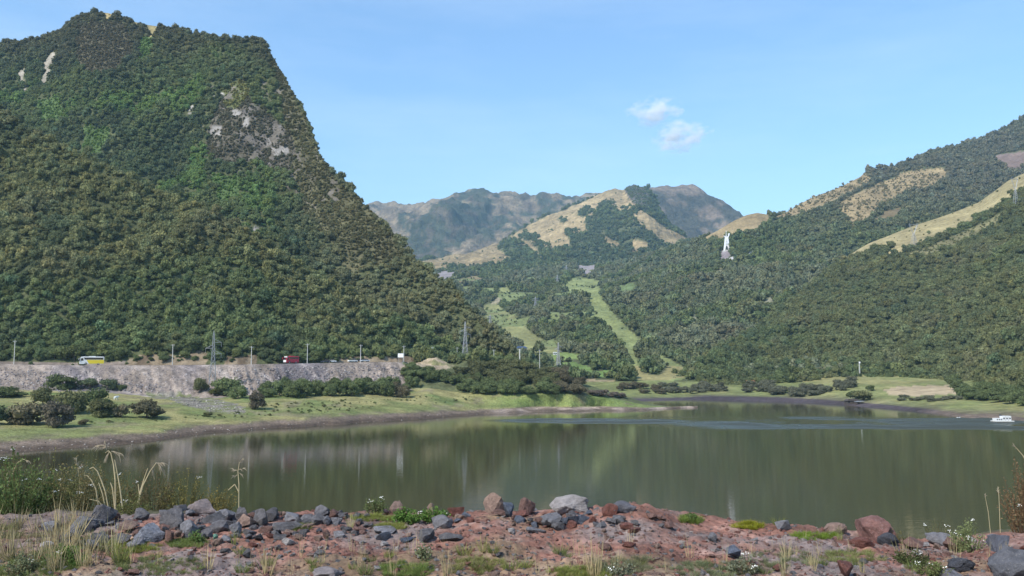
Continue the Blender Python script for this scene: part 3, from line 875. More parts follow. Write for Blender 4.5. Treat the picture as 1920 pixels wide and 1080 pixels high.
def col_far(seed, brown):
    def fn(PX, PY, X, D, Z, T):
        j = fbm(X / 260, Z / 170, seed, 5, 0.6); j2 = fbm(X / 60, Z / 60, seed + 3, 4)
        C = base(PX, np.array((0.050, 0.056, 0.034)))
        C = mixa(C, np.array((0.215, 0.165, 0.105)), smooth(-0.02 - brown, 0.14 - brown, j + 0.35 * j2 + 0.30 * smooth(430, 375, PY) - 0.05))
        C = mixa(C, np.array((0.10, 0.078, 0.055)), smooth(0.05, 0.3, fbm(X / 35, Z / 35, seed + 9, 4)) * 0.7)
        return C, np.zeros(PX.shape), base(PX, GREEN)
    return fn
PX2 = np.arange(1140, 1640, 3.0)
M2R = [(1140, 362, 3900), (1200, 356, 3900), (1240, 351, 3900), (1262, 346, 3900), (1280, 345, 3900), (1300, 348, 3900), (1312, 354, 3880), (1330, 364, 3850), (1360, 380, 3800), (1385, 397, 3700), (1410, 420, 3600), (1440, 446, 3500), (1500, 480, 3400), (1640, 500, 3300)]
bD2, bZ2 = rowD(M2R, PX2)
bD1 = bD2 * 0 + 2900; bZ1 = z_at(500 + 0 * PX2, bD1)
def col_m2(PX, PY, X, D, Z, T):
    j2 = fbm(X / 60, Z / 60, 131, 4)
    C = mixa(base(PX, np.array((0.062, 0.060, 0.045))), np.array((0.17, 0.13, 0.095)), smooth(0.0, 0.4, j2 + 0.5 * smooth(375, 350, PY)))
    return C, np.zeros(PX.shape), base(PX, DARK)
sheet("dark_far_mountain", PX2, [(bD1, bZ1), (bD2, bZ2), (bD2 + 500, bZ2 - 300)], [70, 5], M["far"], col_m2, amp=220, wl=420, seed=55, rough=18,
      taper=lambda T: np.clip(np.minimum(T * 1.3, (1 - T) * 1.2 + 0.05), 0.01, 1.0))
PX3 = np.arange(520, 1320, 3.0)
M3R = [(520, 400), (640, 388), (690, 382), (715, 384), (740, 380), (760, 384), (776, 387), (800, 381), (830, 376), (855, 368), (880, 361), (905, 358), (920, 363), (945, 366), (975, 369), (995, 375), (1012, 368), (1040, 362), (1060, 364), (1090, 362), (1120, 364), (1160, 372), (1220, 380), (1320, 400)]
cD2 = 4700 + 0 * PX3; cZ2 = z_at(lerp_cols(M3R, PX3), cD2)
cD1 = 3300 + 0 * PX3; cZ1 = z_at(500 + 0 * PX3, cD1)
sheet("far_mountain_range", PX3, [(cD1, cZ1), (cD2, cZ2), (cD2 + 600, cZ2 - 300)], [80, 5], M["far"], col_far(140, 0.05), amp=360, wl=520, seed=66, rough=44,
      taper=lambda T: np.clip(np.minimum(T * 1.3, (1 - T) * 1.2 + 0.04), 0.01, 1.0))

# ------------------------------------------------------------------ foreground: stony red crest above the near bank
PXF = np.arange(-330, 2251, 4.0)
CREST0 = [(-330, 985), (0, 985), (120, 978), (200, 975), (330, 970), (450, 966), (560, 966), (650, 970), (760, 968), (860, 965), (1000, 968), (1110, 966), (1200, 966), (1270, 974), (1330, 982), (1400, 990), (1440, 992), (1500, 990), (1560, 996), (1640, 1008), (1720, 1016), (1800, 1016), (1880, 1012), (1960, 1008), (2250, 1010)]
cy_ = lerp_cols(CREST0, PXF) - 9 - 7 * smooth(820, 900, PXF) * smooth(1290, 1210, PXF)
nD2 = 13.6 + 0.5 * fbm(PXF / 150, 0 * PXF, 5, 2); nZ2 = z_at(cy_, nD2)
nD0 = 3.0 + 0 * PXF; nZ0 = 15.75 + 0 * PXF
nD1 = 8.5 + 0 * PXF; nZ1 = 15.62 + 0 * PXF
lb = smooth(520, 380, PXF) + smooth(1760, 1860, PXF)
nD3 = nD2 + 1.0 + 3.2 * lb; nZ3 = nZ2 - 0.65 - 0.1 * lb
nD4 = 48 + 0 * PXF; nZ4 = -3 + 0 * PXF

def col_fore(PX, PY, X, D, Z, T):
    red = np.array((0.215, 0.110, 0.082)); grey = np.array((0.16, 0.135, 0.125)); pale = np.array((0.26, 0.185, 0.155)); dry = np.array((0.185, 0.15, 0.09))
    j = fbm(X / 1.8, D / 1.3, 150, 4); j2 = fbm(X / 0.4, D / 0.35, 151, 4); j3 = fbm(X / 0.9 + 5, D / 0.6, 152, 4)
    C = base(PX, red)
    C = mixa(C, red * 0.72, smooth(0.0, 0.4, j3))
    C = mixa(C, pale, smooth(0.1, 0.5, j2) * 0.6)
    C = mixa(C, grey, smooth(0.0, 0.4, j + 0.30 * smooth(600, 200, PX) + 0.22 * smooth(1040, 1090, PY) - 0.16) * 0.8)
    C = mixa(C, dry, smooth(0.1, 0.4, -j + 0.4 * smooth(1045, 1090, PY) + 0.3 * smooth(300, 0, PX)) * 0.55)
    C = mixa(C, np.array((0.09, 0.085, 0.05)), smooth(2.05, 2.4, T))
    return C, np.zeros(PX.shape), base(PX, GREEN)
fore = sheet("stony_crest", PXF, [(nD0, nZ0), (nD1, nZ1), (nD2, nZ2), (nD3, nZ3), (nD4, nZ4)], [24, 110, 12, 40], M["soil"], col_fore)
# relief of the soil itself
me = fore.data
co = np.empty(len(me.vertices) * 3, np.float32); me.vertices.foreach_get("co", co); co = co.reshape(-1, 3)
d = co[:, 1]
k = smooth(3, 7, d)
co[:, 2] += k * (0.07 * fbm(co[:, 0] / 0.9, d / 0.8, 160, 4) + 0.07 * np.abs(fbm(co[:, 0] / 0.22, d / 0.22, 161, 3)) + 0.10 * fbm(co[:, 0] / 2.5, d / 2.0, 162, 2))
me.vertices.foreach_set("co", co.ravel()); me.update()
SHEETS[-1]["V"] = co.reshape(SHEETS[-1]["V"].shape)

# ------------------------------------------------------------------ ray casts for standing things on the terrain
BV = {}
for s in SHEETS:
    BV[s["name"]] = BVHTree.FromPolygons([tuple(v) for v in s["V"].reshape(-1, 3)], [tuple(f) for f in s["F"]], all_triangles=False)

def ray_dir(px, py):
    v = Vector(((px - 960) / F, CP - SP * (540 - py) / F, SP + CP * (540 - py) / F))
    return v.normalized()

def hit(px, py, names=None):
    best = None
    dv = ray_dir(px, py)
    for n, b in BV.items():
        if names and n not in names: continue
        h = b.ray_cast(Vector((0, 0, EYE)), dv)
        if h[0] is not None and (best is None or h[3] < best[1]):
            best = (h[0], h[3])
    return best[0] if best else None

def drop(x, y, names):
    best = None
    for n in names:
        h = BV[n].ray_cast(Vector((x, y, 2000)), Vector((0, 0, -1)))
        if h[0] is not None and (best is None or h[0].z > best.z):
            best = h[0]
    return best

# ------------------------------------------------------------------ trees
def crown_arrays(seed, nleaf, leaf, nlobe=7, flat=0.8, core=True, base_z=0.45):
    """crown of about unit radius: lobes carrying many small leaf clumps, plus ragged inner cores"""
    r = np.random.default_rng(seed)
    th = r.uniform(0, 2 * math.pi, nlobe); rad = r.uniform(0.25, 0.62 if nlobe < 10 else 0.74, nlobe); rad[0] = 0.05
    cz = base_z + flat * r.uniform(0.15, 0.95, nlobe); cz[0] = base_z + flat * 0.85
    cen = np.stack([rad * np.cos(th), rad * np.sin(th), cz], -1)
    lr = r.uniform(0.34, 0.56, nlobe) if nlobe < 10 else r.uniform(0.2, 0.5, nlobe)
    li = r.choice(nlobe, nleaf, p=lr ** 2 / np.sum(lr ** 2))
    d = r.normal(size=(nleaf, 3)); d[:, 2] = np.abs(d[:, 2]) * 1.1 - 0.35
    d /= np.linalg.norm(d, axis=1)[:, None]
    p = cen[li] + d * (lr[li] * r.uniform(0.70, 1.25, nleaf))[:, None] * np.array((1, 1, 0.85))
    n = d + r.normal(size=(nleaf, 3)) * 0.55
    n /= np.linalg.norm(n, axis=1)[:, None]
    a = np.cross(n, r.normal(size=(nleaf, 3))); a /= np.linalg.norm(a, axis=1)[:, None]
    b = np.cross(n, a)
    s = leaf * r.uniform(0.6, 1.35, nleaf)[:, None]
    e = s * r.uniform(0.5, 0.9, nleaf)[:, None]
    fold = n * s * 0.25
    V = np.stack([p - a * s, p - b * e + fold, p + a * s, p + b * e + fold], 1).reshape(-1, 3)
    Fq = np.arange(nleaf * 4).reshape(-1, 4)
    if core:
        vs, fs = [], []
        bm = bmesh.new()
        bmesh.ops.create_icosphere(bm, subdivisions=2, radius=1.0)
        iv = np.array([v.co[:] for v in bm.verts]); fi = np.array([[v.index for v in f.verts] for f in bm.faces])
        bm.free()
        off = len(V)
        for k in range(nlobe):
            q = iv * (lr[k] * 0.74 * (1 + 0.18 * r.normal(size=(len(iv), 1))))
            vs.append(cen[k] + q * np.array((1, 1, 0.82)))
            fs.append(fi + off + k * len(iv))
        V = np.concatenate([V] + vs)
        faces = [tuple(f) for f in Fq] + [tuple(f) for ff in fs for f in ff]
        return V, faces
    return V, [tuple(f) for f in Fq]

def trunk_mb(seed, h, r, limbs=3, spread=0.5):
    rr = random.Random(seed)
    mb = MB()
    lean = (rr.uniform(-.1, .1), rr.uniform(-.1, .1))
    fork = Vector((lean[0] * h * 0.4, lean[1] * h * 0.4, h * 0.42))
    mb.path([(0, 0, -0.12 * h), tuple(fork * 0.5), tuple(fork)], [r * 1.35, r, r * 0.8], 6)
    for k in range(limbs):
        t = 2 * math.pi * (k + rr.uniform(-.25, .25)) / limbs
        e = fork + Vector((math.cos(t) * spread, math.sin(t) * spread, h * rr.uniform(0.45, 0.7)))
        m = fork.lerp(e, 0.5) + Vector((math.cos(t) * 0.12, math.sin(t) * 0.12, 0.02))
        mb.path([tuple(fork), tuple(m), tuple(e)], [r * 0.65, r * 0.45, r * 0.2], 5)
    return mb

# kinds used by the woods that clothe the slopes (each one mesh: crown with a short trunk inside)
def wood_kind(seed, nleaf, leaf, nlobe, flat):
    V, Fc = crown_arrays(seed, nleaf, leaf, nlobe, flat, True, 0.35)
    mb = MB(); mb.add(V, Fc)
    t = trunk_mb(seed, 1.0, 0.07, 3, 0.35)
    mb.add(t.v, t.f)
    me = mesh_from("wood_kind", mb.v, mb.f)
    return me
WOOD = [wood_kind(100 + i, 330, 0.125, 6 + i % 3, (0.75, 0.95, 0.7, 1.15, 0.85)[i]) for i in range(5)]
FARWOOD = [wood_kind(120 + i, 90, 0.24, 5, (0.7, 0.85, 0.75)[i]) for i in range(3)]

def plant(name, sname, spacing, rad, protos, seed, tmin, tmax, label, cat, rscale=(0.7, 1.35), pxmin=-260, pxmax=2180, tvar=0.15, far_spacing=None):
    s = next(q for q in SHEETS if q["name"] == sname)
    r = np.random.default_rng(seed)
    V = s["V"]
    a = V[:-1, :-1]; b = V[:-1, 1:]; c = V[1:, :-1]
    area = np.linalg.norm(np.cross(b - a, c - a), axis=-1)
    T = s["T"][:-1, :-1]
    ok = (T >= tmin) & (T <= tmax) & (s["PX"][:-1, :-1] > pxmin) & (s["PX"][:-1, :-1] < pxmax)
    sp = spacing if far_spacing is None else far_spacing(V[:-1, :-1, 1])
    dd = s["dens"][:-1, :-1]; lam = np.where(ok, area * np.where(dd > 1.1, dd * 1.9, dd) / (sp * sp), 0)
    n = r.poisson(np.minimum(lam, 20))
    ii, jj = np.nonzero(n)
    rep = n[ii, jj]
    ii = np.repeat(ii, rep); jj = np.repeat(jj, rep)
    u = r.random(len(ii)); v = r.random(len(ii))
    P = (V[ii, jj] * ((1 - u) * (1 - v))[:, None] + V[ii, jj + 1] * (u * (1 - v))[:, None]
         + V[ii + 1, jj] * ((1 - u) * v)[:, None] + V[ii + 1, jj + 1] * (u * v)[:, None])
    tint = 1.4 * s["tint"][ii, jj] * (1 + tvar * r.normal(size=(len(ii), 1))).clip(0.45, 1.8)
    warm = 0.05 * r.normal(size=len(ii))
    tint[:, 0] *= 1 + warm; tint[:, 2] *= 1 - warm
    dn = s["dens"][ii, jj]
    sc_ = (rad if not callable(rad) else rad(P[:, 1])) * np.exp(r.normal(size=len(ii)) * 0.42).clip(0.4, 2.4) * np.where(dn > 1.1, 0.42, np.where(dn < 0.6, 0.5, 1.0))
    return dict(P=P, tint=tint.clip(0.01, 0.6), s=sc_, rot=r.uniform(0, 6.283, len(ii)), var=r.integers(0, len(protos), len(ii)), T=s["T"][ii, jj], seed=seed)

def grow(name, d, protos, label, cat, keep=None):
    k = np.ones(len(d["P"]), bool) if keep is None else keep
    n = int(k.sum())
    r = np.random.default_rng(d["seed"] + 1)
    P = d["P"][k].copy(); s = d["s"][k]
    P[:, 2] -= 0.25 * s
    scl = np.stack([s, s, s * r.uniform(0.75, 1.55, n)], -1)
    rot = np.stack([r.normal(size=n) * 0.16, r.normal(size=n) * 0.16, d["rot"][k]], -1)
    o = scatter(name, P, scl, rot, d["var"][k], d["tint"][k], [(p, M["leaf"]) for p in protos])
    tag(o, label, cat, kind="stuff")
    return o

TREEDATA = {}
fs = plant("spur", "front_hill", 2.05, 1.62, WOOD, 201, 0.2, 3.25, "", "")
# the trees that stand lowest and nearest on the front hill are single trees, the rest one mass
order = np.argsort(fs["P"][:, 2] + 0.25 * fs["P"][:, 1] + np.where(np.abs(fs["P"][:, 0] + 66) > 152, 1e4, 0))
single = np.zeros(len(fs["P"]), bool); single[order[:260]] = True
grow("front_hill_forest", fs, WOOD, "dense olive green forest covering the low front hill above the road", "forest", ~single)
ms = plant("mtn", "great_mountain", 2.4, 1.65, WOOD, 202, 0.0, 2.35, "", "")
grow("mountain_forest", ms, WOOD, "dark green forest covering the tall steep mountain", "forest")
vs_ = plant("val", "valley_slope", 5.0, lambda D: 1.9 + D / 1500.0, FARWOOD, 203, 3.05, 6.25, "", "", far_spacing=lambda D: 2.6 + D / 650.0)
grow("valley_forest", vs_, FARWOOD, "hazy green woods on the valley slopes and below the white monument", "forest")
rs_ = plant("right", "right_hill", 2.6, 1.85, WOOD, 204, 0.9, 3.3, "", "")
grow("right_hill_forest", rs_, WOOD, "dense green forest covering the hill on the far shore", "forest")
fa_ = plant("m1", "tan_ridge_mountain", 7.0, 3.8, FARWOOD, 205, 1.0, 2.1, "", "")
grow("far_ridge_forest", fa_, FARWOOD, "dark forest patches between the tan grass of the far ridge", "forest")
print("TREES", len(fs["P"]), len(ms["P"]), len(vs_["P"]), len(rs_["P"]), len(fa_["P"]))

# single trees: crown and trunk meshes shared between alike trees
def tree_kind(seed, nleaf, leaf, nlobe, flat, tr=0.06, base_z=0.42):
    V, Fc = crown_arrays(seed, nleaf, leaf, nlobe, flat, True, base_z)
    return mesh_from("crown", V, Fc), mesh_from("trunk", *(lambda t: (t.v, t.f))(trunk_mb(seed, 1.05, tr, 4, 0.45)))
KINDS = [tree_kind(300 + i, 1500, 0.07, 13, (0.85, 1.0, 0.75, 0.9, 1.05, 0.8)[i], 0.05, 0.16) for i in range(6)]
for c_, t_ in KINDS:
    c_.materials.append(M["leaf"]); t_.materials.append(M["bark"])

def tree(name, P, r, hz, rz, k, tint, label, cat="tree", group=None):
    e = empty(name, P, rz)
    e.scale = (r, r, r * hz)
    c = link("crown", KINDS[k][0], None, e); c["tint"] = [float(q) for q in tint]
    link("trunk", KINDS[k][1], None, e)
    tag(e, label, cat, group)
    return e

for i in np.nonzero(single)[0]:
    x, y, z = fs["P"][i]
    tpx = proj(x, y, z)[0]
    q = int(np.searchsorted([26, 90, 150, 200, 262, 323, 398, 471, 534, 576, 676, 757], tpx))
    where = ("left of the first utility pole", "just right of the first utility pole", "left of the yellow coach", "behind the yellow coach", "right of the yellow coach", "left of the second utility pole",
             "between the second utility pole and the big pylon", "between the big pylon and the next pole", "left of the red bus", "behind the red bus", "above the road cars", "between the road cars and the signboard", "right of the signboard")[q]
    tree("forest_tree", (x, y, z - 0.3), fs["s"][i] * 1.25, 1.15, fs["rot"][i], int(fs["var"][i]), fs["tint"][i],
         "%s forest edge tree %s" % ("big leafy" if fs["s"][i] > 2.1 else "small leafy", where), "tree", "forest edge trees above the road")

def px_tree(name, px, py, w, h, tint, label, cat="shrub", group=None, sheets=("lake_bank", "valley_slope")):
    """a tree whose foot is seen at (px, py), w and h its size in pixels"""
    P = hit(px, py, sheets)
    if P is None:
        return None
    m = P.y / F
    r = w * m * 0.5 / 0.95
    k = random.randrange(6)
    hz = h * m / (r * 1.62)
    t = np.array(tint) * 1.2 * random.uniform(0.85, 1.15)
    return tree(name, (P.x, P.y, P.z - 0.08 * r), r, hz, random.uniform(0, 6.28), k, t, label, cat, group)

GG = "trees and bushes on the left meadow"
for (px, py, w, h, tint, label) in (
    (52, 795, 62, 48, BROWN * 0.9, "broad brownish tree, leftmost of the big clump on the left meadow"),
    (102, 801, 52, 52, np.array((0.13, 0.115, 0.085)), "grey-brown tree standing lowest in the clump on the left meadow"),
    (132, 775, 50, 50, OLIVE * 0.85, "olive green tree in the middle of the meadow clump"),
    (178, 768, 50, 42, GREEN * 1.1, "dark green tree behind the rounded bush of the meadow clump"),
    (187, 782, 48, 36, OLIVE * 0.75, "rounded green bush at the right end of the meadow clump"),
    (226, 782, 30, 26, BROWN, "small round brown bush between the clump and the wide bush"),
    (275, 783, 54, 36, np.array((0.10, 0.092, 0.055)), "wide brown-green bush standing alone on the meadow"),
    (42, 796, 34, 26, BROWN * 0.8, "low brown bush at the foot of the meadow clump"),
    (-6, 796, 46, 38, DARK * 1.3, "dark green bush cut by the left edge on the meadow"),
    (157, 796, 18, 12, BROWN * 0.7, "tiny low brown bush on the grass below the clump"),
    (388, 781, 15, 9, OLIVE * 0.8, "tiny green bush beside the spread of rubble on the meadow"),
    (10, 744, 62, 22, GREEN * 0.9, "flat dark green bush on the meadow near the white animal"),
    (80, 760, 40, 36, OLIVE * 0.8, "olive tree at the back left of the meadow clump"),
    (112, 731, 52, 32, GREEN * 0.8, "dark green tree against the grey rubble embankment"),
    (170, 728, 36, 22, DARK * 1.2, "dark bush at the embankment foot beside the white tank"),
    (205, 729, 30, 22, DARK * 1.1, "dark bush at the embankment foot, right of another dark bush"),
    (228, 731, 16, 12, GREEN * 0.8, "small dark bush ending the row at the embankment foot"),
    (377, 735, 28, 32, OLIVE * 0.8, "olive bush on the left side of the big steel pylon"),
    (426, 742, 48, 40, GREEN * 1.1, "tall green bush on the right side of the big steel pylon"),
    (446, 747, 34, 30, GREEN * 1.2, "green bush sloping down to the right of the big pylon"),
    (478, 767, 32, 36, np.array((0.115, 0.10, 0.07)), "bare grey-brown tree standing on the meadow below the hedge"),
    (408, 738, 30, 14, FIELD * 0.6, "low yellow-green bush around the feet of the big pylon")):
    px_tree("meadow_bush" if h < 34 else "meadow_tree", px, py, w * 1.18, h * 1.14, tint, label, "bush" if h < 34 else "tree", GG)

random.seed(11)
HG = "hedge below the rubble embankment"
for i, px in enumerate(range(492, 772, 14)):
    y = np.interp(px, [490, 560, 640, 700, 770], [746, 745, 744, 740, 744]) + random.uniform(-4, 2)
    tint = GREEN * random.uniform(0.85, 1.3) if px < 735 else BROWN * random.uniform(0.7, 0.95)
    px_tree("hedge_tree", px + random.uniform(-4, 4), y, random.uniform(28, 40), random.uniform(28, 38) * (0.7 if px < 515 else 1), tint,
            ("leafy green hedge tree below the rubble embankment, " + ("left of the red bus" if px < 534 else ("below the red bus" if px < 585 else ("between red bus and road cars" if px < 650 else "below the road cars")))) if px < 735 else "brownish tree at the bare right end of the embankment hedge", "tree", HG)
for i in range(12):
    px = random.uniform(500, 760)
    px_tree("hedge_tree", px, np.interp(px, [490, 600, 770], [738, 735, 733]) + random.uniform(-3, 3), random.uniform(26, 36), random.uniform(26, 34), GREEN * random.uniform(0.8, 1.2),
            "leafy green tree in the back row of the hedge by the embankment", "tree", HG)
BG = "bushes on the slope beside the soil mound"
for i in range(30):
    t = random.random()
    px = 768 + 120 * t + random.uniform(-12, 12); py = 692 + 34 * t + random.uniform(-8, 8) + (8 if i % 3 == 0 else 0)
    px_tree("slope_bush", px, py, random.uniform(20, 32), random.uniform(16, 24), GREEN * random.uniform(0.8, 1.15),
            "green bush on the slope %s" % ("below the left side of the soil mound" if px < 795 else ("below the right side of the soil mound" if px < 840 else "between soil mound and grove")), "bush", BG)
for i in range(9):
    px_tree("slope_bush", random.uniform(748, 782), random.uniform(692, 735), random.uniform(18, 28), random.uniform(15, 22), GREEN * random.uniform(0.8, 1.1),
            "green bush hugging the right end of the rubble embankment", "bush", BG)
PG = "grove on the grassy point"
grove = [(872, 738), (900, 741), (1000, 743), (1060, 740), (1100, 742), (1092, 722), (1060, 705), (1010, 694), (960, 688), (900, 690), (862, 700), (850, 718)]
gx = np.array([p[0] for p in grove]); 
cnt = 0
while cnt < 95:
    px, py = random.uniform(845, 1105), random.uniform(686, 745)
    if not in_poly(np.array([px]), np.array([py]), grove)[0]: continue
    front = py > 726
    tint = (GREEN * random.uniform(0.9, 1.25)) if front and px < 1040 else (OLIVE * random.uniform(0.6, 0.85) if px < 1040 else BROWN * random.uniform(0.6, 0.85))
    px_tree("grove_tree", px, py, random.uniform(24, 36), random.uniform(18, 27), tint,
            ("green tree in the front row of the grove, %s" % ("at its left end" if px < 920 else ("below the thick white post" if px < 985 else "right of the thick white post")) if px < 1040 else "brownish tree at the lakeward tip of the grove") if front else ("olive tree on the back of the grove, " + ("below the slope pylon" if px < 900 else ("left of the thick white post" if px < 960 else ("near the thick white post" if px < 1000 else ("left of the pylon behind the grove" if px < 1045 else "right of the pylon behind the grove"))))), "tree", PG)
    cnt += 1
for i, (px, py, w, h) in enumerate(((1112, 741, 26, 14), (1130, 743, 30, 16), (1150, 744, 28, 14), (1165, 746, 20, 12))):
    px_tree("grey_bush", px, py, w, h, np.array((0.15, 0.125, 0.10)), "bare grey-brown bush trailing off the tip of the grove", "bush", "grey bushes at the grove tip")
# far shore
FS = "bushes along the far shore"
for i in range(48):
    px = random.uniform(1160, 1445)
    py = 735 - abs(px - 1200) * 0.012 + random.uniform(-11, 4)
    px_tree("shore_bush", px, py, random.uniform(16, 26), random.uniform(9, 16), (GREY if px > 1240 else BROWN * 0.8) * random.uniform(0.75, 1.05),
            "grey-green bush in the far shore belt, " + ("behind the grassy point tip" if px < 1240 else ("below the straw field" if px < 1300 else ("left of the orange roofed house" if px < 1400 else "right of the orange roofed house"))), "bush", FS, ("valley_slope",))
for i in range(36):
    px = random.uniform(1425, 1600)
    py = np.interp(px, [1425, 1500, 1600], [738, 743, 728]) + random.uniform(-8, 2)
    px_tree("shore_bush", px, py, random.uniform(18, 28), random.uniform(12, 20), GREY * random.uniform(0.7, 1.0),
            "grey bush in the far shore thicket, " + ("right beside the orange roofed house" if px < 1480 else ("midway between orange roof and dark hut" if px < 1540 else "just left of the dark hut")), "bush", FS, ("valley_slope",))
for (px, py, w, h, tint, label) in (
    (1600, 750, 28, 22, GREEN * 0.8, "dark bush directly above the hut on the far shore"),
    (1618, 751, 34, 26, OLIVE * 0.8, "large olive bush at the right of the hut on the far shore"),
    (1633, 733, 17, 13, GREEN * 0.9, "single small round bush uphill from the hut on the far shore")):
    px_tree("shore_bush", px, py, w, h, tint, label, "bush", FS, ("valley_slope",))
for i in range(64):
    px = random.uniform(1785, 2010)
    py = np.interp(px, [1785, 1850, 2010], [744, 755, 768]) + random.uniform(-22, 1)
    px_tree("shore_tree", px, py, random.uniform(24, 38), random.uniform(18, 27), GREEN * random.uniform(0.8, 1.15),
            "green tree in the thicket %s" % ("beside the dry field" if px < 1820 else ("behind the left half of the raft" if px < 1870 else ("behind the right half of the raft" if px < 1900 else "right of the raft"))), "tree", "thicket behind the raft", ("valley_slope",))
for i in range(14):
    px = random.uniform(1680, 1800)
    px_tree("shore_bush", px, 750 + random.uniform(-4, 3), random.uniform(14, 24), random.uniform(6, 11), GREY * random.uniform(0.8, 1.1),
            "low grey bush edging the %s of the dry field on the far shore" % ("left end" if px < 1720 else ("middle" if px < 1765 else "right end")), "bush", FS, ("valley_slope",))

# ------------------------------------------------------------------ soil mound beside the road
def make_mound():
    D = 424.0
    x0, x1 = float(x_at(742, D, 20)), float(x_at(862, D, 20))
    nx, ny = 60, 36
    V = []
    for j in range(ny):
        for i in range(nx):
            u = i / (nx - 1); v = j / (ny - 1) * 2 - 1
            x = x0 + (x1 - x0) * u; y = D + v * 11
            prof = np.interp(u, [0, 0.12, 0.3, 0.5, 0.64, 0.72, 0.86, 1.0], [0, 1.4, 3.2, 5.0, 5.4, 4.2, 2.0, 0])
            z = float(prof) * max(0.0, 1 - v * v) ** 0.8
            V.append((x, y, z))
    V = np.array(V)
    V[:, 2] += 0.9 * fbm(V[:, 0] / 3, V[:, 1] / 3, 170, 4) * (V[:, 2] > 0.3) + 17.6
    idx = np.arange(nx * ny).reshape(ny, nx)
    Fq = np.stack([idx[:-1, :-1], idx[:-1, 1:], idx[1:, 1:], idx[1:, :-1]], -1).reshape(-1, 4)
    me = mesh_from("soil_mound", V, Fq, True)
    c4 = np.ones((len(V), 4), np.float32)
    w = smooth(-0.1, 0.3, fbm(V[:, 0] / 5, V[:, 1] / 5, 171, 3) + 0.4 * smooth(x0 + 14, x1, V[:, 0]) - 0.2)
    c4[:, :3] = np.array((0.36, 0.28, 0.185)) * (1 - w[:, None]) + np.array((0.20, 0.19, 0.09)) * w[:, None]
    ca = me.color_attributes.new("cover", 'FLOAT_COLOR', 'POINT'); ca.data.foreach_set("color", c4.ravel())
    tag(link("soil_mound", me, M["meadow"]), kind="structure")
make_mound()

# ------------------------------------------------------------------ stones
def rock_mesh(seed, sx=1, sy=1, sz=1, cuts=1, rough=0.10, npts=18):
    r = np.random.default_rng(seed)
    p = r.normal(size=(npts, 3)); p /= np.linalg.norm(p, axis=1)[:, None]
    p *= r.uniform(0.78, 1.0, (npts, 1))
    p = np.clip(p, -0.86, 0.86) * np.array((sx, sy, sz)) * 1.1
    bm = bmesh.new()
    for q in p: bm.verts.new(q)
    res = bmesh.ops.convex_hull(bm, input=bm.verts)
    for v in [v for v in bm.verts if not v.link_faces]: bm.verts.remove(v)
    if cuts:
        for q in range(cuts):
            bmesh.ops.subdivide_edges(bm, edges=list(bm.edges), cuts=1, use_grid_fill=True)
            bmesh.ops.triangulate(bm, faces=list(bm.faces))
            bmesh.ops.smooth_vert(bm, verts=list(bm.verts), factor=(0.05 if q == 0 else 0.14), use_axis_x=True, use_axis_y=True, use_axis_z=True)
        co = np.array([v.co[:] for v in bm.verts])
        n = fbm(co[:, 0] * 2.2 + co[:, 2] * 1.3 + seed, co[:, 1] * 2.2 - co[:, 2] * 1.7, seed, 4)
        for v, k in zip(bm.verts, n):
            v.co *= 1 + rough * 1.6 * k
    bmesh.ops.recalc_face_normals(bm, faces=list(bm.faces))
    me = bpy.data.meshes.new("stone")
    bm.to_mesh(me); bm.free()
    return me
PEBBLE = [rock_mesh(400 + i, 1, 0.8, 0.6, 0, npts=11) for i in range(6)]
for p_ in PEBBLE: p_.materials.append(M["rock"])

def strew(name, pts, size, tints, label, cat="rubble", seed=1):
    r = np.random.default_rng(seed)
    n = len(pts)
    rot = r.uniform(0, 6.28, (n, 3)) * np.array((0.12, 0.12, 1))
    scl = size[:, None] * r.uniform(0.7, 1.3, (n, 3))
    o = scatter(name, pts, scl, rot, r.integers(0, len(PEBBLE), n), tints, [(p, M["rock"]) for p in PEBBLE])
    tag(o, label, cat, kind="stuff")

def strew_on(sname, poly, n, seed, smin, smax, pal, power=2.5):
    r = np.random.default_rng(seed)
    P, S, C = [], [], []
    xs = [p[0] for p in poly]; ys = [p[1] for p in poly]
    tries = 0
    while len(P) < n and tries < n * 6:
        tries += 1
        px, py = r.uniform(min(xs), max(xs)), r.uniform(min(ys), max(ys))
        if not in_poly(np.array([px]), np.array([py]), poly)[0]: continue
        h = hit(px, py, (sname,))
        if h is None: continue
        P.append(h[:]); S.append(smin + (smax - smin) * r.random() ** power)
        c = np.array(pal[r.integers(len(pal))]); C.append(c * r.uniform(0.75, 1.25))
    return np.array(P), np.array(S), np.array(C)
LIL = [(0.20, 0.175, 0.18), (0.15, 0.135, 0.15), (0.27, 0.235, 0.22), (0.10, 0.085, 0.09), (0.36, 0.33, 0.31)]
P1, S1, C1 = strew_on("lake_bank", [(-60, 695), (60, 695), (190, 706), (250, 712), (300, 722), (300, 736), (-60, 732)], 2200, 1, 0.12, 0.62, LIL)
P2, S2, C2 = strew_on("lake_bank", [(430, 694), (560, 688), (700, 683), (752, 690), (756, 728), (640, 728), (470, 732)], 3200, 2, 0.10, 0.62, LIL)
P3, S3, C3 = strew_on("lake_bank", [(-60, 690), (300, 690), (460, 690), (420, 735), (300, 735)], 1300, 3, 0.10, 0.5, LIL)
strew("embankment_rubble", np.concatenate([P1, P2, P3]), np.concatenate([S1, S2, S3]), np.concatenate([C1, C2, C3]), "lilac grey broken stones strewn over the road embankment", "rubble", 5)
P4, S4, C4 = strew_on("lake_bank", [(280, 740), (345, 742), (420, 754), (466, 770), (450, 778), (400, 772), (340, 758)], 520, 4, 0.12, 0.55, [(0.27, 0.24, 0.20), (0.20, 0.175, 0.145), (0.36, 0.33, 0.28)])
strew("rubble_fan", P4, S4, C4, "pale stones running from the embankment onto the meadow", "rubble", 6)
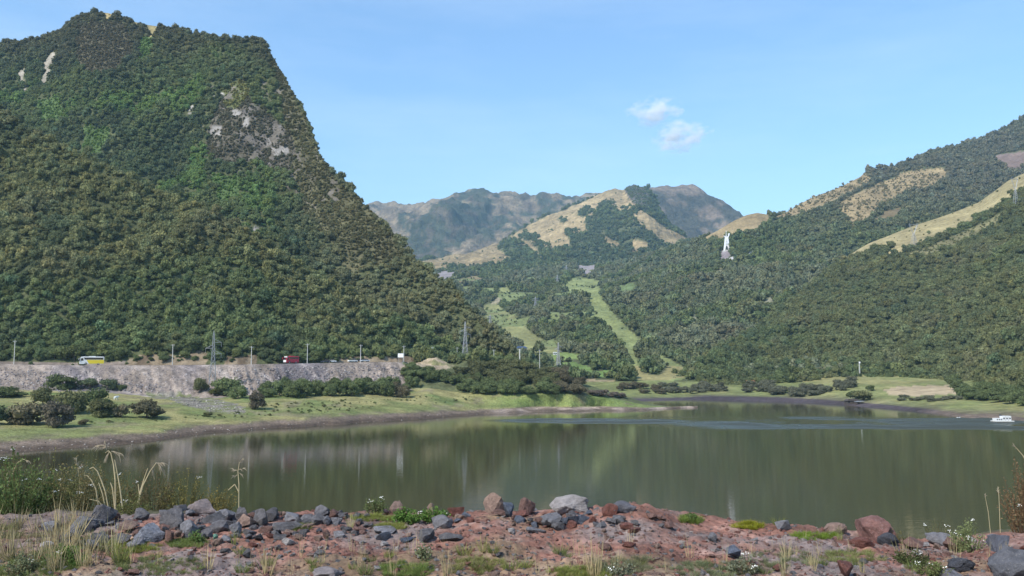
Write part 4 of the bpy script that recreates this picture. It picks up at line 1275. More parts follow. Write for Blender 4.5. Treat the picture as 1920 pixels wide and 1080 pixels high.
P5, S5, C5 = strew_on("lake_bank", [(0, 830), (300, 808), (600, 785), (900, 768), (1240, 763), (1240, 768), (900, 777), (600, 800), (300, 827), (0, 851)], 420, 7, 0.08, 0.38, [(0.24, 0.20, 0.17), (0.14, 0.11, 0.09), (0.34, 0.30, 0.26)])
strew("shore_stones", P5, S5, C5, "small stones lying along the muddy shoreline of the left bank", "stones", 8)
P6, S6, C6 = strew_on("lake_bank", [(60, 800), (300, 790), (600, 775), (900, 750), (880, 742), (560, 752), (350, 782)], 160, 17, 0.25, 0.7, [(0.10, 0.13, 0.05), (0.13, 0.13, 0.06)])
o_ = scatter("meadow_tussocks", P6, S6[:, None] * np.array((1.2, 1.2, 0.8)), np.random.default_rng(3).uniform(0, 6, (len(P6), 3)) * np.array((0, 0, 1)), np.zeros(len(P6), int), C6, [(FARWOOD[0], M["leaf"])])
tag(o_, "small dark tussocks dotted over the left meadow", "tussocks", kind="stuff")

# ------------------------------------------------------------------ vehicles on the road
def road_point(px, off=4.0):
    D = float(np.interp(px, PXL, D5)) + off
    Z = float(np.interp(px, PXL, Z5)) + 0.17
    return Vector((float(x_at(px, D, Z)), D, Z))

def wheel(parent, x, y, r, w):
    mb = MB(); mb.bar((0, -w / 2, 0), (0, w / 2, 0), r, r, 16)
    t = mb.build("wheel", M["tyre"], parent, loc=(x, y, r))
    mb = MB(); mb.bar((0, -w / 2 - 0.02, 0), (0, w / 2 + 0.02, 0), r * 0.55, r * 0.55, 10)
    mb.build("rim", M["steel"], t)

def bus(px, L, W, H, yaw, main, front, label, name):
    P = road_point(px)
    e = empty(name, P, yaw)
    hl = L / 2
    # body: side profile with a raked windscreen and rounded roof, extruded over the width
    prof = [(-hl, 0.45), (-hl, H - 0.25), (-hl + 0.25, H - 0.03), (hl - 1.5, H), (hl - 0.5, H - 0.15), (hl - 0.12, H * 0.48), (hl, H * 0.36), (hl, 0.42), (hl - 0.2, 0.32), (-hl + 0.2, 0.35)]
    mb = MB(); mb.prism(prof, -W / 2, W / 2)
    body = mb.build("body", front, e)
    mod = body.modifiers.new("bevel", 'BEVEL'); mod.width = 0.12; mod.segments = 2; mod.limit_method = 'ANGLE'
    split = hl - L * 0.36
    for s in (-1, 1):
        y0, y1 = (W / 2 - 0.05, W / 2 + 0.015) if s > 0 else (-W / 2 - 0.015, -W / 2 + 0.05)
        mb = MB(); mb.prism([(-hl + 0.1, 0.55), (-hl + 0.1, H * 0.60), (split + 0.7, H * 0.60), (split - 0.2, 0.5)], y0, y1)
        mb.build("side_panel", main, e)
        mb = MB(); mb.prism([(-hl + 0.45, H * 0.63), (-hl + 0.35, H * 0.87), (hl - 1.6, H * 0.87), (hl - 1.9, H * 0.63)], y0 + 0.004 * s, y1 + 0.006 * s)
        w_ = mb.build("window_band", M["glass"], e)
        mb = MB()
        for k in range(1, 5):
            xx = -hl + 0.4 + k * (L - 2.2) / 5
            mb.box(xx - 0.03, xx + 0.03, y0 + 0.004 * s, y1 + 0.012 * s, H * 0.63, H * 0.87)
        mb.build("window_post", M["tyre"], w_)
        mb = MB(); mb.prism([(hl - 1.45, H * 0.50), (hl - 1.35, H * 0.80), (hl - 0.62, H * 0.80), (hl - 0.40, H * 0.50)], y0 + 0.004 * s, y1 + 0.008 * s)
        mb.build("cab_window", M["glass"], e)
        mb = MB(); mb.bar((hl - 0.3, s * W / 2, H * 0.82), (hl + 0.25, s * (W / 2 + 0.25), H * 0.78), 0.04); mb.box(hl + 0.15, hl + 0.32, s * (W / 2 + 0.2) - 0.12, s * (W / 2 + 0.2) + 0.12, H * 0.58, H * 0.79)
        mb.build("mirror", front, e)
        for xx in (hl - L * 0.26, -hl + L * 0.24):
            wheel(e, xx, s * (W / 2 - 0.14), 0.5, 0.3)
    mb = MB()
    a = [(hl - 0.44, H * 0.86), (hl - 0.11, H * 0.50)]
    for (xa, za), (xb, zb) in ((a[0], a[1]),):
        v = [(xa + 0.02, -W / 2 + 0.15, za), (xa + 0.02, W / 2 - 0.15, za), (xb + 0.03, W / 2 - 0.15, zb), (xb + 0.03, -W / 2 + 0.15, zb)]
        v += [(x - 0.04, y, z) for x, y, z in v]
        mb.add(v, [(0, 1, 2, 3), (7, 6, 5, 4), (0, 4, 5, 1), (1, 5, 6, 2), (2, 6, 7, 3), (3, 7, 4, 0)])
    mb.build("windscreen", M["glass"], e)
    for s in (-1, 1):
        mb = MB(); mb.box(hl - 0.02, hl + 0.03, s * W * 0.32 - 0.18, s * W * 0.32 + 0.18, 0.7, 0.92)
        mb.build("headlight", M["car_silver"], e)
    mb = MB(); mb.box(-hl * 0.3, hl * 0.25, -0.6, 0.6, H - 0.05, H + 0.16)
    mb.build("roof_unit", front, e)
    tag(e, label, "bus")
    return e
bus(172, 9.2, 2.5, 3.45, math.pi + math.radians(26), M["yellow"], M["white"], "yellow and white coach driving along the embankment road", "coach")
bus(546, 6.3, 2.3, 3.0, math.pi + math.radians(46), M["red"], M["red"], "red bus with a pale front coming along the embankment road", "bus")
for o_ in [o for o in bpy.data.objects if o.get("label", "").startswith("red bus")]:
    mb = MB(); mb.box(3.12, 3.19, -1.05, 1.05, 0.5, 1.42); mb.build("front_panel", M["white"], o_)
    mb = MB(); mb.box(2.35, 2.75, -1.14, 1.14, 2.45, 2.95); mb.build("front_hood", M["white"], o_)

def car(px, off, yaw, paint_, label):
    e = empty("car", road_point(px, off), yaw)
    mb = MB(); mb.prism([(-2.1, 0.3), (-2.15, 0.85), (-1.2, 0.95), (1.0, 0.92), (2.0, 0.78), (2.15, 0.35)], -0.85, 0.85); b = mb.build("body", paint_, e)
    mod = b.modifiers.new("bevel", 'BEVEL'); mod.width = 0.08; mod.segments = 2
    mb = MB(); mb.prism([(-1.55, 0.93), (-1.1, 1.42), (0.25, 1.45), (0.95, 0.92)], -0.74, 0.74); mb.build("cabin_glass", M["glass"], e)
    mb = MB(); mb.box(-1.05, 0.2, -0.72, 0.72, 1.42, 1.49); mb.build("roof", paint_, e)
    for x in (-1.3, 1.3):
        for s in (-1, 1): wheel(e, x, s * 0.78, 0.32, 0.2)
    tag(e, label, "car", "cars on the embankment road")
car(611, 4.0, math.pi + 0.5, M["car_dark"], "dark car nearest to the red bus on the road")
car(621, 5.8, math.pi + 0.5, M["white"], "white car close beside the dark car right of the red bus")
car(661, 3.5, math.pi + 0.6, M["white"], "white car just left of the pole beyond the rubble streak")
car(673, 5.5, math.pi + 0.6, M["car_dark"], "dark car behind the utility pole between two white cars")
car(684, 3.5, math.pi + 0.6, M["car_silver"], "silver car right of the pole near the soil mound")

# ------------------------------------------------------------------ poles, sign, pylons
def pole(px, ytop, P, label, r=0.16, arm=True):
    e = empty("utility_pole", P)
    H = float(z_at(ytop, P.y)) - P.z
    mb = MB(); mb.bar((0, 0, -0.6), (0, 0, H), r, r * 0.72, 10); mb.build("shaft", M["concrete"], e)
    mb = MB(); mb.box(-0.75, 0.75, -0.06, 0.06, H - 0.55, H - 0.43); mb.build("cross_arm", M["steel"], e)
    for x in (-0.65, 0.0, 0.65):
        mb = MB(); mb.bar((x, 0, H - 0.43), (x, 0, H - 0.2), 0.06, 0.04, 6); mb.build("insulator", M["white"], e)
    tag(e, label, "utility pole", "poles along the road")
for px, yt, lab in ((26, 638, "pale utility pole left of the yellow coach"), (323, 645, "pale utility pole between the coach and the big pylon"), (471, 649, "thin pale pole between the big pylon and the red bus"),
                    (576, 644, "pale utility pole just right of the red bus"), (676, 646, "pale utility pole among the cars on the road"), (757, 648, "pale pole behind the white signboard")):
    D = float(np.interp(px, PXL, D5)) + 0.7; Z = float(np.interp(px, PXL, Z5))
    pole(px, yt, Vector((float(x_at(px, D, Z)), D, Z)), lab)
for px, yt, D, lab, r in ((810, 650, 436, "pole rising behind the soil mound", 0.15), (857, 651, 446, "short pole left of the slope pylon", 0.13), (926, 655, 452, "pole at the left end of the far roadside wall", 0.16),
                          (974.5, 654, 450, "thick white post above the grove", 0.34), (1012, 655.5, 470, "pole at the right end of the far roadside wall", 0.17)):
    x = float(x_at(px, D, 20)); g = drop(x, D, ("lake_bank", "front_hill"))
    P = Vector((x, D, (g.z if g else 15.0)))
    pole(px, yt, P, lab, r)

def signboard():
    D = float(np.interp(751, PXL, D5)) - 1.0
    zb = float(z_at(678, D)); e = empty("signboard", (float(x_at(751, D, zb)), D, zb))
    mb = MB(); mb.box(-1.2, 1.2, -0.05, 0.05, 1.9, 3.6); mb.build("panel", M["bright_white"], e)
    mb = MB(); mb.box(-1.26, 1.26, 0.05, 0.09, 1.84, 3.66); mb.build("frame", M["steel"], e)
    for x in (-0.8, 0.8):
        mb = MB(); mb.bar((x, 0.12, -2.0), (x, 0.12, 3.5), 0.07, 0.07, 8); mb.build("post", M["steel"], e)
    tag(e, "blank white signboard on posts beside the road near the soil mound", "sign")
signboard()

def pylon(P, H, wb, arms, label, rz=0.0, th=0.085, group="steel pylons"):
    """lattice tower: four tapering legs with cross bracing, arms (height fraction, half length, side) and insulator strings"""
    e = empty("steel_pylon", P, rz)
    def half(t):
        return wb / 2 * (1 - t) ** 1.0 * 0.92 + wb * 0.045 if t > 0.55 else wb / 2 * (1 - 0.62 * t / 0.55) * 1.0
    def corner(k, t):
        h = np.interp(t, [0, 0.55, 0.93, 1.0], [wb / 2, wb * 0.2, wb * 0.09, 0.02])
        return Vector(((-h, h, h, -h)[k], (-h, -h, h, h)[k], H * t))
    lv = [0, 0.16, 0.30, 0.42, 0.52, 0.61, 0.69, 0.76, 0.83, 0.90, 0.95, 1.0]
    for k in range(4):
        mb = MB()
        for a, b in zip(lv[:-1], lv[1:]): mb.bar(corner(k, a), corner(k, b), th)
        mb.build("leg", M["steel"], e)
    mb = MB()
    for a, b in zip(lv[:-1], lv[1:]):
        for k in range(4):
            q = (k + 1) % 4
            mb.bar(corner(k, a), corner(q, b), th * 0.6); mb.bar(corner(q, a), corner(k, b), th * 0.6)
            mb.bar(corner(k, b), corner(q, b), th * 0.6)
    mb.build("bracing", M["steel"], e)
    for t, ln, s in arms:
        mb = MB()
        tip = Vector((s * ln, 0, H * t - 0.02 * H))
        for y in (0, 1):
            k = {(-1, 0): 0, (-1, 1): 3, (1, 0): 1, (1, 1): 2}[(s, y)]
            mb.bar(corner(k, t + 0.035), tip, th * 0.8); mb.bar(corner(k, t - 0.02), tip, th * 0.8)
            m1 = corner(k, t + 0.035).lerp(tip, 0.5); m2 = corner(k, t - 0.02).lerp(tip, 0.5)
            mb.bar(m1, m2, th * 0.5)
        arm = mb.build("cross_arm", M["steel"], e)
        mb = MB(); mb.bar(tip, tip - Vector((0, 0, H * 0.075)), th * 0.7, th * 0.7, 6)
        mb.build("insulator_string", M["steel"], arm)
    tag(e, label, "pylon", group)
    return e
def pylon_px(px, ytop, ybase, wpx, arms, label, names=None, rz=0.3, th=0.085, D=None):
    if D is None:
        P = hit(px, ybase, names)
        if P is None: return
    else:
        z = float(z_at(ybase, D)); P = Vector((float(x_at(px, D, z)), D, z))
    H = float(z_at(ytop, P.y)) - P.z
    pylon(P, H, wpx * P.y / F, arms, label, rz, th)
A3 = [(0.82, 2.9, 1), (0.72, 2.9, -1), (0.63, 2.9, 1)]
pylon_px(398, 620, 731, 14, A3, "big steel lattice pylon standing in front of the embankment road", ("lake_bank",), 0.25, 0.075)
pylon_px(872, 602, 667, 10, A3, "steel lattice pylon on the slope above the grove", None, 0.3, 0.075, D=440)
pylon_px(1047, 642, 685, 7, [(0.82, 2.2, 1), (0.72, 2.2, -1), (0.62, 2.2, 1)], "steel pylon behind the right side of the grove", None, 0.3, 0.085, D=480)
FAR = [(0.80, 5.0, 1), (0.80, 5.0, -1), (0.66, 5.5, 1), (0.66, 5.5, -1)]
VSN = ("valley_slope",)
for px, yt, yb, lab in ((919, 590, 609, "small far pylon beside the left grass strip"), (1004, 556, 577, "far pylon in the woods between the two grass strips"),
                        (1045, 515, 536, "far pylon at the upper end of the right grass strip"), (1062, 497, 519, "farthest pylon, highest up in the valley")):
    pylon_px(px, yt, yb, 6, FAR, lab, VSN, 0.4, 0.18)
def y_pylon(px, ytop, ybase, wpx, label, names):
    """tower with a forked head: waist, two prongs and a top beam"""
    P = hit(px, ybase, names)
    if P is None: return
    H = float(z_at(ytop, P.y)) - P.z; w = wpx * P.y / F
    e = empty("steel_pylon", P, 0.2)
    th = 0.17
    for sx in (-1, 1):
        for s2 in (-1, 1):
            mb = MB(); mb.path([(sx * w * 0.3, s2 * w * 0.2, -1), (sx * w * 0.07, s2 * w * 0.06, H * 0.58), (sx * w * 0.42, s2 * w * 0.05, H * 0.97)], [th] * 3, 4)
            mb.build("leg", M["steel"], e)
    mb = MB()
    for k in range(9):
        a, b = k / 9 * 0.58, (k + 1) / 9 * 0.58
        ha = w * (0.3 - 0.23 * a / 0.58); hb = w * (0.3 - 0.23 * b / 0.58)
        mb.bar((-ha, -ha * 0.7, H * a), (hb, -hb * 0.7, H * b), th * 0.6); mb.bar((ha, -ha * 0.7, H * a), (-hb, -hb * 0.7, H * b), th * 0.6)
    mb.build("bracing", M["steel"], e)
    mb = MB()
    for y in (-1, 1): mb.bar((-w * 0.5, y * 0.6, H * 0.97), (w * 0.5, y * 0.6, H * 0.97), th)
    for k in range(8):
        xa = -w * 0.5 + w * k / 8
        mb.bar((xa, -0.6, H * 0.97), (xa + w / 8, 0.6, H * 0.97), th * 0.6)
    for sx in (-1, 1): mb.bar((sx * w * 0.4, 0, H * 0.97), (sx * w * 0.44, 0, H * 1.03), th)
    mb.build("top_beam", M["steel"], e)
    for x in (-0.46, 0, 0.46):
        mb = MB(); mb.bar((x * w, 0, H * 0.96), (x * w, 0, H * 0.86), th * 0.6); mb.build("insulator_string", M["steel"], e)
    tag(e, label, "pylon", "steel pylons")
y_pylon(1714, 420, 461, 19, "forked lattice pylon standing on the tan hill crest", ("right_hill",))
y_pylon(1905, 334, 386, 15, "tall forked pylon at the right edge below the tan crest", ("right_hill",))

def mast():
    P = hit(1612, 705, VSN)
    H = float(z_at(678, P.y)) - P.z
    e = empty("radio_mast", P)
    for k in range(3):
        t = 2.09 * k
        mb = MB(); mb.bar((0.35 * math.cos(t), 0.35 * math.sin(t), 0), (0.25 * math.cos(t), 0.25 * math.sin(t), H), 0.08); mb.build("leg", M["white"], e)
    mb = MB()
    for i in range(12):
        for k in range(3):
            a, b = 2.09 * k, 2.09 * (k + 1)
            mb.bar((0.33 * math.cos(a), 0.33 * math.sin(a), H * i / 12), (0.33 * math.cos(b), 0.33 * math.sin(b), H * (i + 1) / 12), 0.04)
    mb.build("bracing", M["white"], e)
    mb = MB(); mb.bar((0, -0.3, H - 0.6), (0, -0.6, H - 0.6), 0.5, 0.55, 12); mb.build("dish", M["bright_white"], e)
    tag(e, "slender white lattice mast on the grassy rise of the far shore", "mast")
mast()

# ------------------------------------------------------------------ the white monument
def monument():
    P = hit(1361.5, 470, VSN)
    k = P.y / F * 1.0                                # metres per pixel there
    e = empty("monument", P - Vector((0, 0, 0.5)))
    X = lambda q: (q - 1361.6) * k
    Z = lambda q: (469.5 - q) * k
    dep = 2.4
    left = [(1357, 469.5), (1359.3, 453), (1360, 444), (1361.9, 443.4), (1361.9, 458.8), (1360.8, 462), (1359, 468.5)]
    right = [(1361.9, 443.4), (1365.4, 444), (1366.5, 452), (1368.2, 467), (1366.6, 467.4), (1364, 461.5), (1361.9, 458.8)]
    for poly in (left, right):
        mb = MB(); mb.prism([(X(a), Z(b)) for a, b in poly], -dep, dep); mb.build("leg", M["bright_white"], e)
    mb = MB(); mb.prism([(X(1360), Z(444.3)), (X(1358.8), Z(442.5)), (X(1357), Z(440.8)), (X(1357.6), Z(440.2)), (X(1359.6), Z(441.6)), (X(1361.8), Z(443))], -dep * 0.8, dep * 0.8); mb.build("arm", M["bright_white"], e)
    mb = MB(); mb.prism([(X(1365.4), Z(444.6)), (X(1362.4), Z(443)), (X(1364.6), Z(442)), (X(1366.2), Z(440)), (X(1366.4), Z(436)), (X(1368.6), Z(436)), (X(1368), Z(439.5)), (X(1366.8), Z(442.2))], -dep * 0.8, dep * 0.8); mb.build("arm", M["bright_white"], e)
    mb = MB(); mb.bar((X(1362.3), 0, Z(444)), (X(1362.3), 0, Z(430.5)), 0.55, 0.2, 6); mb.build("spire", M["bright_white"], e)
    for cx, cy_2, w, h in ((1362.4, 456.5, 1.5, 1.6), (1362.4, 452.6, 1.4, 1.3), (1362.4, 449.2, 0.9, 0.8)):
        mb = MB(); mb.prism([(X(cx - w), Z(cy_2 + h / 2)), (X(cx + w), Z(cy_2 + h / 2)), (X(cx + w * 0.5), Z(cy_2 - h / 2)), (X(cx - w * 0.5), Z(cy_2 - h / 2))], -dep - 0.08, -dep + 0.2); mb.build("window", M["glass"], e)
    mb = MB(); mb.prism([(X(1367.5), Z(467)), (X(1368), Z(462.5)), (X(1372), Z(461.5)), (X(1373), Z(463)), (X(1370), Z(467))], -dep * 0.7, dep * 0.7); mb.build("ramp", M["bright_white"], e)
    mb = MB(); mb.prism([(X(1356), Z(474)), (X(1356), Z(469)), (X(1370), Z(466.5)), (X(1370), Z(474))], -3, 3); mb.build("plinth", M["concrete"], e)
    tag(e, "white monument with raised arms and spread legs on the hillside", "monument")
monument()

# ------------------------------------------------------------------ houses, hut, raft, small things
def house(px, py, wpx, hpx, roof, label, names, wall=None, rz=0.2, ridge=0.6, name="house"):
    P = hit(px, py, names)
    if P is None: return
    k = P.y / F
    w = wpx * k; h = hpx * k * 0.62; d = w * 0.6; rh = hpx * k * 0.38
    e = empty(name, P, rz)
    mb = MB(); mb.box(-w / 2, w / 2, -d / 2, d / 2, -1.5, h); mb.build("wall", wall or M["white"], e)
    mb = MB(); mb.prism([(-w / 2 - 0.4, h + 0.02), (w / 2 + 0.4, h + 0.02), (w / 2 * ridge, h + rh), (-w / 2 * ridge, h + rh)], -d / 2 - 0.4, d / 2 + 0.4); mb.build("roof", roof, e)
    n = 3
    for i in range(n):
        x = -w / 2 + w * (i + 0.5) / n
        if i == 1:
            mb = MB(); mb.box(x - w * 0.06, x + w * 0.06, -d / 2 - 0.05, -d / 2 + 0.02, 0, h * 0.8); mb.build("door", M["wood"], e)
        else:
            mb = MB(); mb.box(x - w * 0.08, x + w * 0.08, -d / 2 - 0.05, -d / 2 + 0.02, h * 0.35, h * 0.8); mb.build("window", M["glass"], e)
    tag(e, label, "house" if name == "house" else "hut")
house(976, 658.5, 22, 9, M["blue_roof"], "low white house with a blue roof beyond the grove", VSN, rz=0.3)
house(960, 656, 9, 7, M["white"], "small white house beside the blue roofed house", VSN, rz=0.1)
house(1041, 665, 7, 5, M["white"], "tiny white cottage behind the far pylon of the grove", VSN)
house(1407, 719, 14, 6, M["tile_roof"], "small house with an orange roof among the far shore bushes", VSN)
house(1322, 716, 9, 4, M["tile_roof"], "low pinkish shed at the edge of the straw field", VSN, M["tile_roof"])
house(1128, 553, 5, 4, M["white"], "tiny white hut beside the right grass strip", VSN)
house(1650, 447, 9, 4, M["white"], "tiny white hut on the lower tan crest of the hill", ("right_hill",))
house(1597, 757, 22, 9, M["wood"], "dark timber hut on the far shore below the bush", VSN, M["wood"], 0.0, 0.7, "timber_hut")
def leanto():
    P = hit(1611, 757, VSN); k = P.y / F
    e = empty("shelter", P)
    mb = MB(); mb.prism([(-7 * k, 4.4 * k), (7 * k, 5.2 * k), (7 * k, 4.6 * k), (-7 * k, 3.8 * k)], -2, 2); mb.build("roof", M["steel"], e)
    for x in (-6, 0, 6):
        mb = MB(); mb.bar((x * k, -1.8, -0.5), (x * k, -1.8, 4.2 * k), 0.1); mb.build("post", M["wood"], e)
    mb = MB(); mb.box(-6.5 * k, 2 * k, -1.2, 1.4, -0.3, 2.4 * k); mb.build("wall", M["wood"], e)
    tag(e, "pale roofed open shelter attached beside the dark hut", "shelter")
leanto()

def raft():
    D = float(shore_D(791)); k = D / F
    e = empty("raft", (float(x_at(1879, D, 0)), D, 0.0), 0.05)
    mb = MB(); mb.box(-17 * k, 18 * k, -1.6, 1.6, 0.12, 0.45); mb.build("deck", M["concrete"], e)
    for x in range(-14, 18, 7):
        mb = MB(); mb.bar((x * k, -1.5, 0.05), (x * k, 1.5, 0.05), 0.28, 0.28, 10); mb.build("float", M["car_dark"], e)
    mb = MB(); mb.box(-15 * k, -3.4 * k, -1.3, 1.0, 0.45, 1.25); mb.build("low_cabin", M["white"], e)
    for x in (-13, -9, -5.5):
        mb = MB(); mb.box((x - 1) * k, (x + 0.9) * k, -1.34, -1.28, 0.7, 1.05); mb.build("window", M["glass"], e)
    for x0 in (-2.5, 3.2, 8.9):
        mb = MB(); mb.box(x0 * k, (x0 + 4.7) * k, -1.2, 0.6, 0.45, 2.0); c = mb.build("cabin", M["white"], e)
        mb = MB(); mb.box((x0 + 1.1) * k, (x0 + 3.4) * k, -1.25, -1.18, 0.95, 1.45); mb.build("window", M["glass"], c)
    mb = MB(); mb.box(-2.4 * k, 0.2 * k, 0.2, 0.8, 2.0, 2.4); mb.build("box", M["car_dark"], e)
    tag(e, "white floating raft with small cabins moored at the far shore", "raft")
raft()

def rowboat(px, py, s, label):
    D = float(shore_D(py)); e = empty("boat", (float(x_at(px, D, 0)), D, 0), 0.3)
    hull = [(-1.6, .0), (-1.5, .45), (1.4, .45), (1.9, .55), (1.5, .0)]
    mb = MB(); mb.prism([(a * s, b * s) for a, b in hull], -0.5 * s, 0.5 * s); mb.build("hull", M["white"], e)
    mb = MB(); mb.box(-0.3 * s, 0.1 * s, -0.48 * s, 0.48 * s, 0.46 * s, 0.52 * s); mb.build("seat", M["wood"], e)
    mb = MB(); mb.box(-0.2 * s, 0.1 * s, -0.15 * s, 0.15 * s, 0.5 * s, 1.1 * s); mb.build("engine_box", M["car_dark"], e)
    tag(e, label, "boat")
rowboat(1797, 783.2, 0.4, "tiny white boat at the shore left of the raft")

def tank():
    P = hit(148, 725, ("lake_bank",))
    e = empty("water_tank", P)
    me = bpy.data.meshes.new("tank"); bm = bmesh.new(); bmesh.ops.create_uvsphere(bm, u_segments=20, v_segments=12, radius=0.62)
    for v in bm.verts: v.co.z = v.co.z * 1.02 + 0.85
    bm.to_mesh(me); bm.free(); me.polygons.foreach_set("use_smooth", np.ones(len(me.polygons), bool))
    link("tank", me, M["white"], e)
    mb = MB(); mb.bar((0, 0, -0.2), (0, 0, 0.35), 0.45, 0.4, 10); mb.build("stand", M["concrete"], e)
    mb = MB(); mb.bar((0, 0, 1.45), (0, 0, 1.56), 0.2, 0.2, 10); mb.build("lid", M["concrete"], e)
    tag(e, "round white tank at the foot of the embankment behind the trees", "tank")
tank()

def cow(px, py, label, rz, s=1.0):
    P = hit(px, py, ("lake_bank", "valley_slope"))
    pts = [(0, 0, 1.05), (0.65, 0, 1.05), (-0.65, 0, 1.05), (0.95, 0, 1.2), (1.25, 0, 1.28), (1.55, 0, 1.05),
           (0.6, 0.2, 0.8), (0.62, 0.2, 0.42), (0.6, 0.2, 0.05), (0.6, -0.2, 0.8), (0.66, -0.2, 0.42), (0.64, -0.2, 0.05),
           (-0.6, 0.2, 0.8), (-0.68, 0.2, 0.45), (-0.62, 0.2, 0.05), (-0.6, -0.2, 0.8), (-0.72, -0.2, 0.45), (-0.66, -0.2, 0.05), (-0.95, 0, 1.0), (-1.0, 0, 0.5)]
    ed = [(0, 1), (0, 2), (1, 3), (3, 4), (4, 5), (1, 6), (6, 7), (7, 8), (1, 9), (9, 10), (10, 11), (2, 12), (12, 13), (13, 14), (2, 15), (15, 16), (16, 17), (2, 18), (18, 19)]
    rad = [.36, .33, .33, .2, .16, .1, .14, .08, .06, .14, .08, .06, .16, .08, .06, .16, .08, .06, .05, .03]
    me = bpy.data.meshes.new("cow"); me.from_pydata([tuple(c * s for c in p) for p in pts], ed, [])
    o = link("cow", me, M["petal"], None, P, (0, 0, rz))
    md_ = o.modifiers.new("skin", 'SKIN'); 
    for v, r in zip(me.skin_vertices[0].data if me.skin_vertices else [], rad): v.radius = (r * s, r * s)
    o.modifiers.new("smooth", 'SUBSURF').levels = 1
    tag(o, label, "cow")
    return o
for px_, py_, lab_, rz_ in ((9, 743, "white cow grazing on the meadow at the left edge", 0.2), (217, 750, "small pale cow standing on the meadow behind the clump", 1.2)):
    c_ = cow(px_, py_, lab_, rz_)
    if not c_.data.skin_vertices:
        bm = bmesh.new(); bm.from_mesh(c_.data); bm.verts.layers.skin.verify(); bm.to_mesh(c_.data); bm.free()
    rad_ = [.36, .33, .33, .2, .16, .1, .14, .08, .06, .14, .08, .06, .16, .08, .06, .16, .08, .06, .05, .03]
    for v_, r_ in zip(c_.data.skin_vertices[0].data, rad_): v_.radius = (r_, r_)
    c_.data.skin_vertices[0].data[0].use_root = True

# ------------------------------------------------------------------ foreground rocks on the crest
random.seed(21)
GREYR = (0.155, 0.144, 0.146); GREYL = (0.23, 0.22, 0.23); REDR = (0.225, 0.092, 0.070); REDB = (0.22, 0.125, 0.10); PALE = (0.44, 0.40, 0.38); BLUE = (0.115, 0.13, 0.165); TANR = (0.30, 0.20, 0.155); DARKR = (0.075, 0.075, 0.085)
ROCKKINDS = [rock_mesh(500 + i, 1, 0.85, 0.78, 2, 0.12, 11 + i % 5) for i in range(9)]
SLABKINDS = [rock_mesh(540 + i, 1, 0.8, 0.55, 2, 0.12, 12) for i in range(4)]
for q_ in ROCKKINDS + SLABKINDS: q_.materials.append(M["rock"])

BIG = [rock_mesh(580 + i, 1, 0.85, (0.62, 0.8, 0.8, 0.7)[i], 3, 0.13, (24, 30, 17, 20)[i]) for i in range(4)]
for q_ in BIG: q_.materials.append(M["rock"])

def rock(px, py, w, h, tint, label, group=None, kind=None, rz=None, name="rock", D=None, sink=0.0):
    if D is None:
        P = hit(px, min(py + h * 0.30, 1079), ("stony_crest",))
        if P is None or P.y > 16:
            P = hit(px, py + h * 0.5 + 8, ("stony_crest",)); D = P.y if P is not None and P.y < 16 else 13.7
        else: D = P.y
    k = D / F
    z = float(z_at(py + sink, D))
    me_ = kind if kind is not None else (SLABKINDS[random.randrange(4)] if h < 0.5 * w else ROCKKINDS[random.randrange(9)])
    slab = me_ in SLABKINDS
    gr = drop(float(x_at(px, D, z)), D, ("stony_crest",))
    top = z + h * k * 0.5; bot = z - h * k * 0.5
    if gr is not None:
        bot = min(bot, gr.z - 0.22 * h * k)
    z = (top + bot) / 2; h = (top - bot) / k
    o = link(name, me_, None, None, (float(x_at(px, D, z)), D, z), (random.uniform(-.25, .25), random.uniform(-.2, .2), rz if rz is not None else random.uniform(0, 6.28)),
             (w * k * 0.56, w * k * 0.5, h * k * (0.98 if slab else 0.68)))
    g = random.uniform(0.75, 1.05); o["tint"] = [float(c) * g for c in tint]
    tag(o, label, "rock", group)
    return o
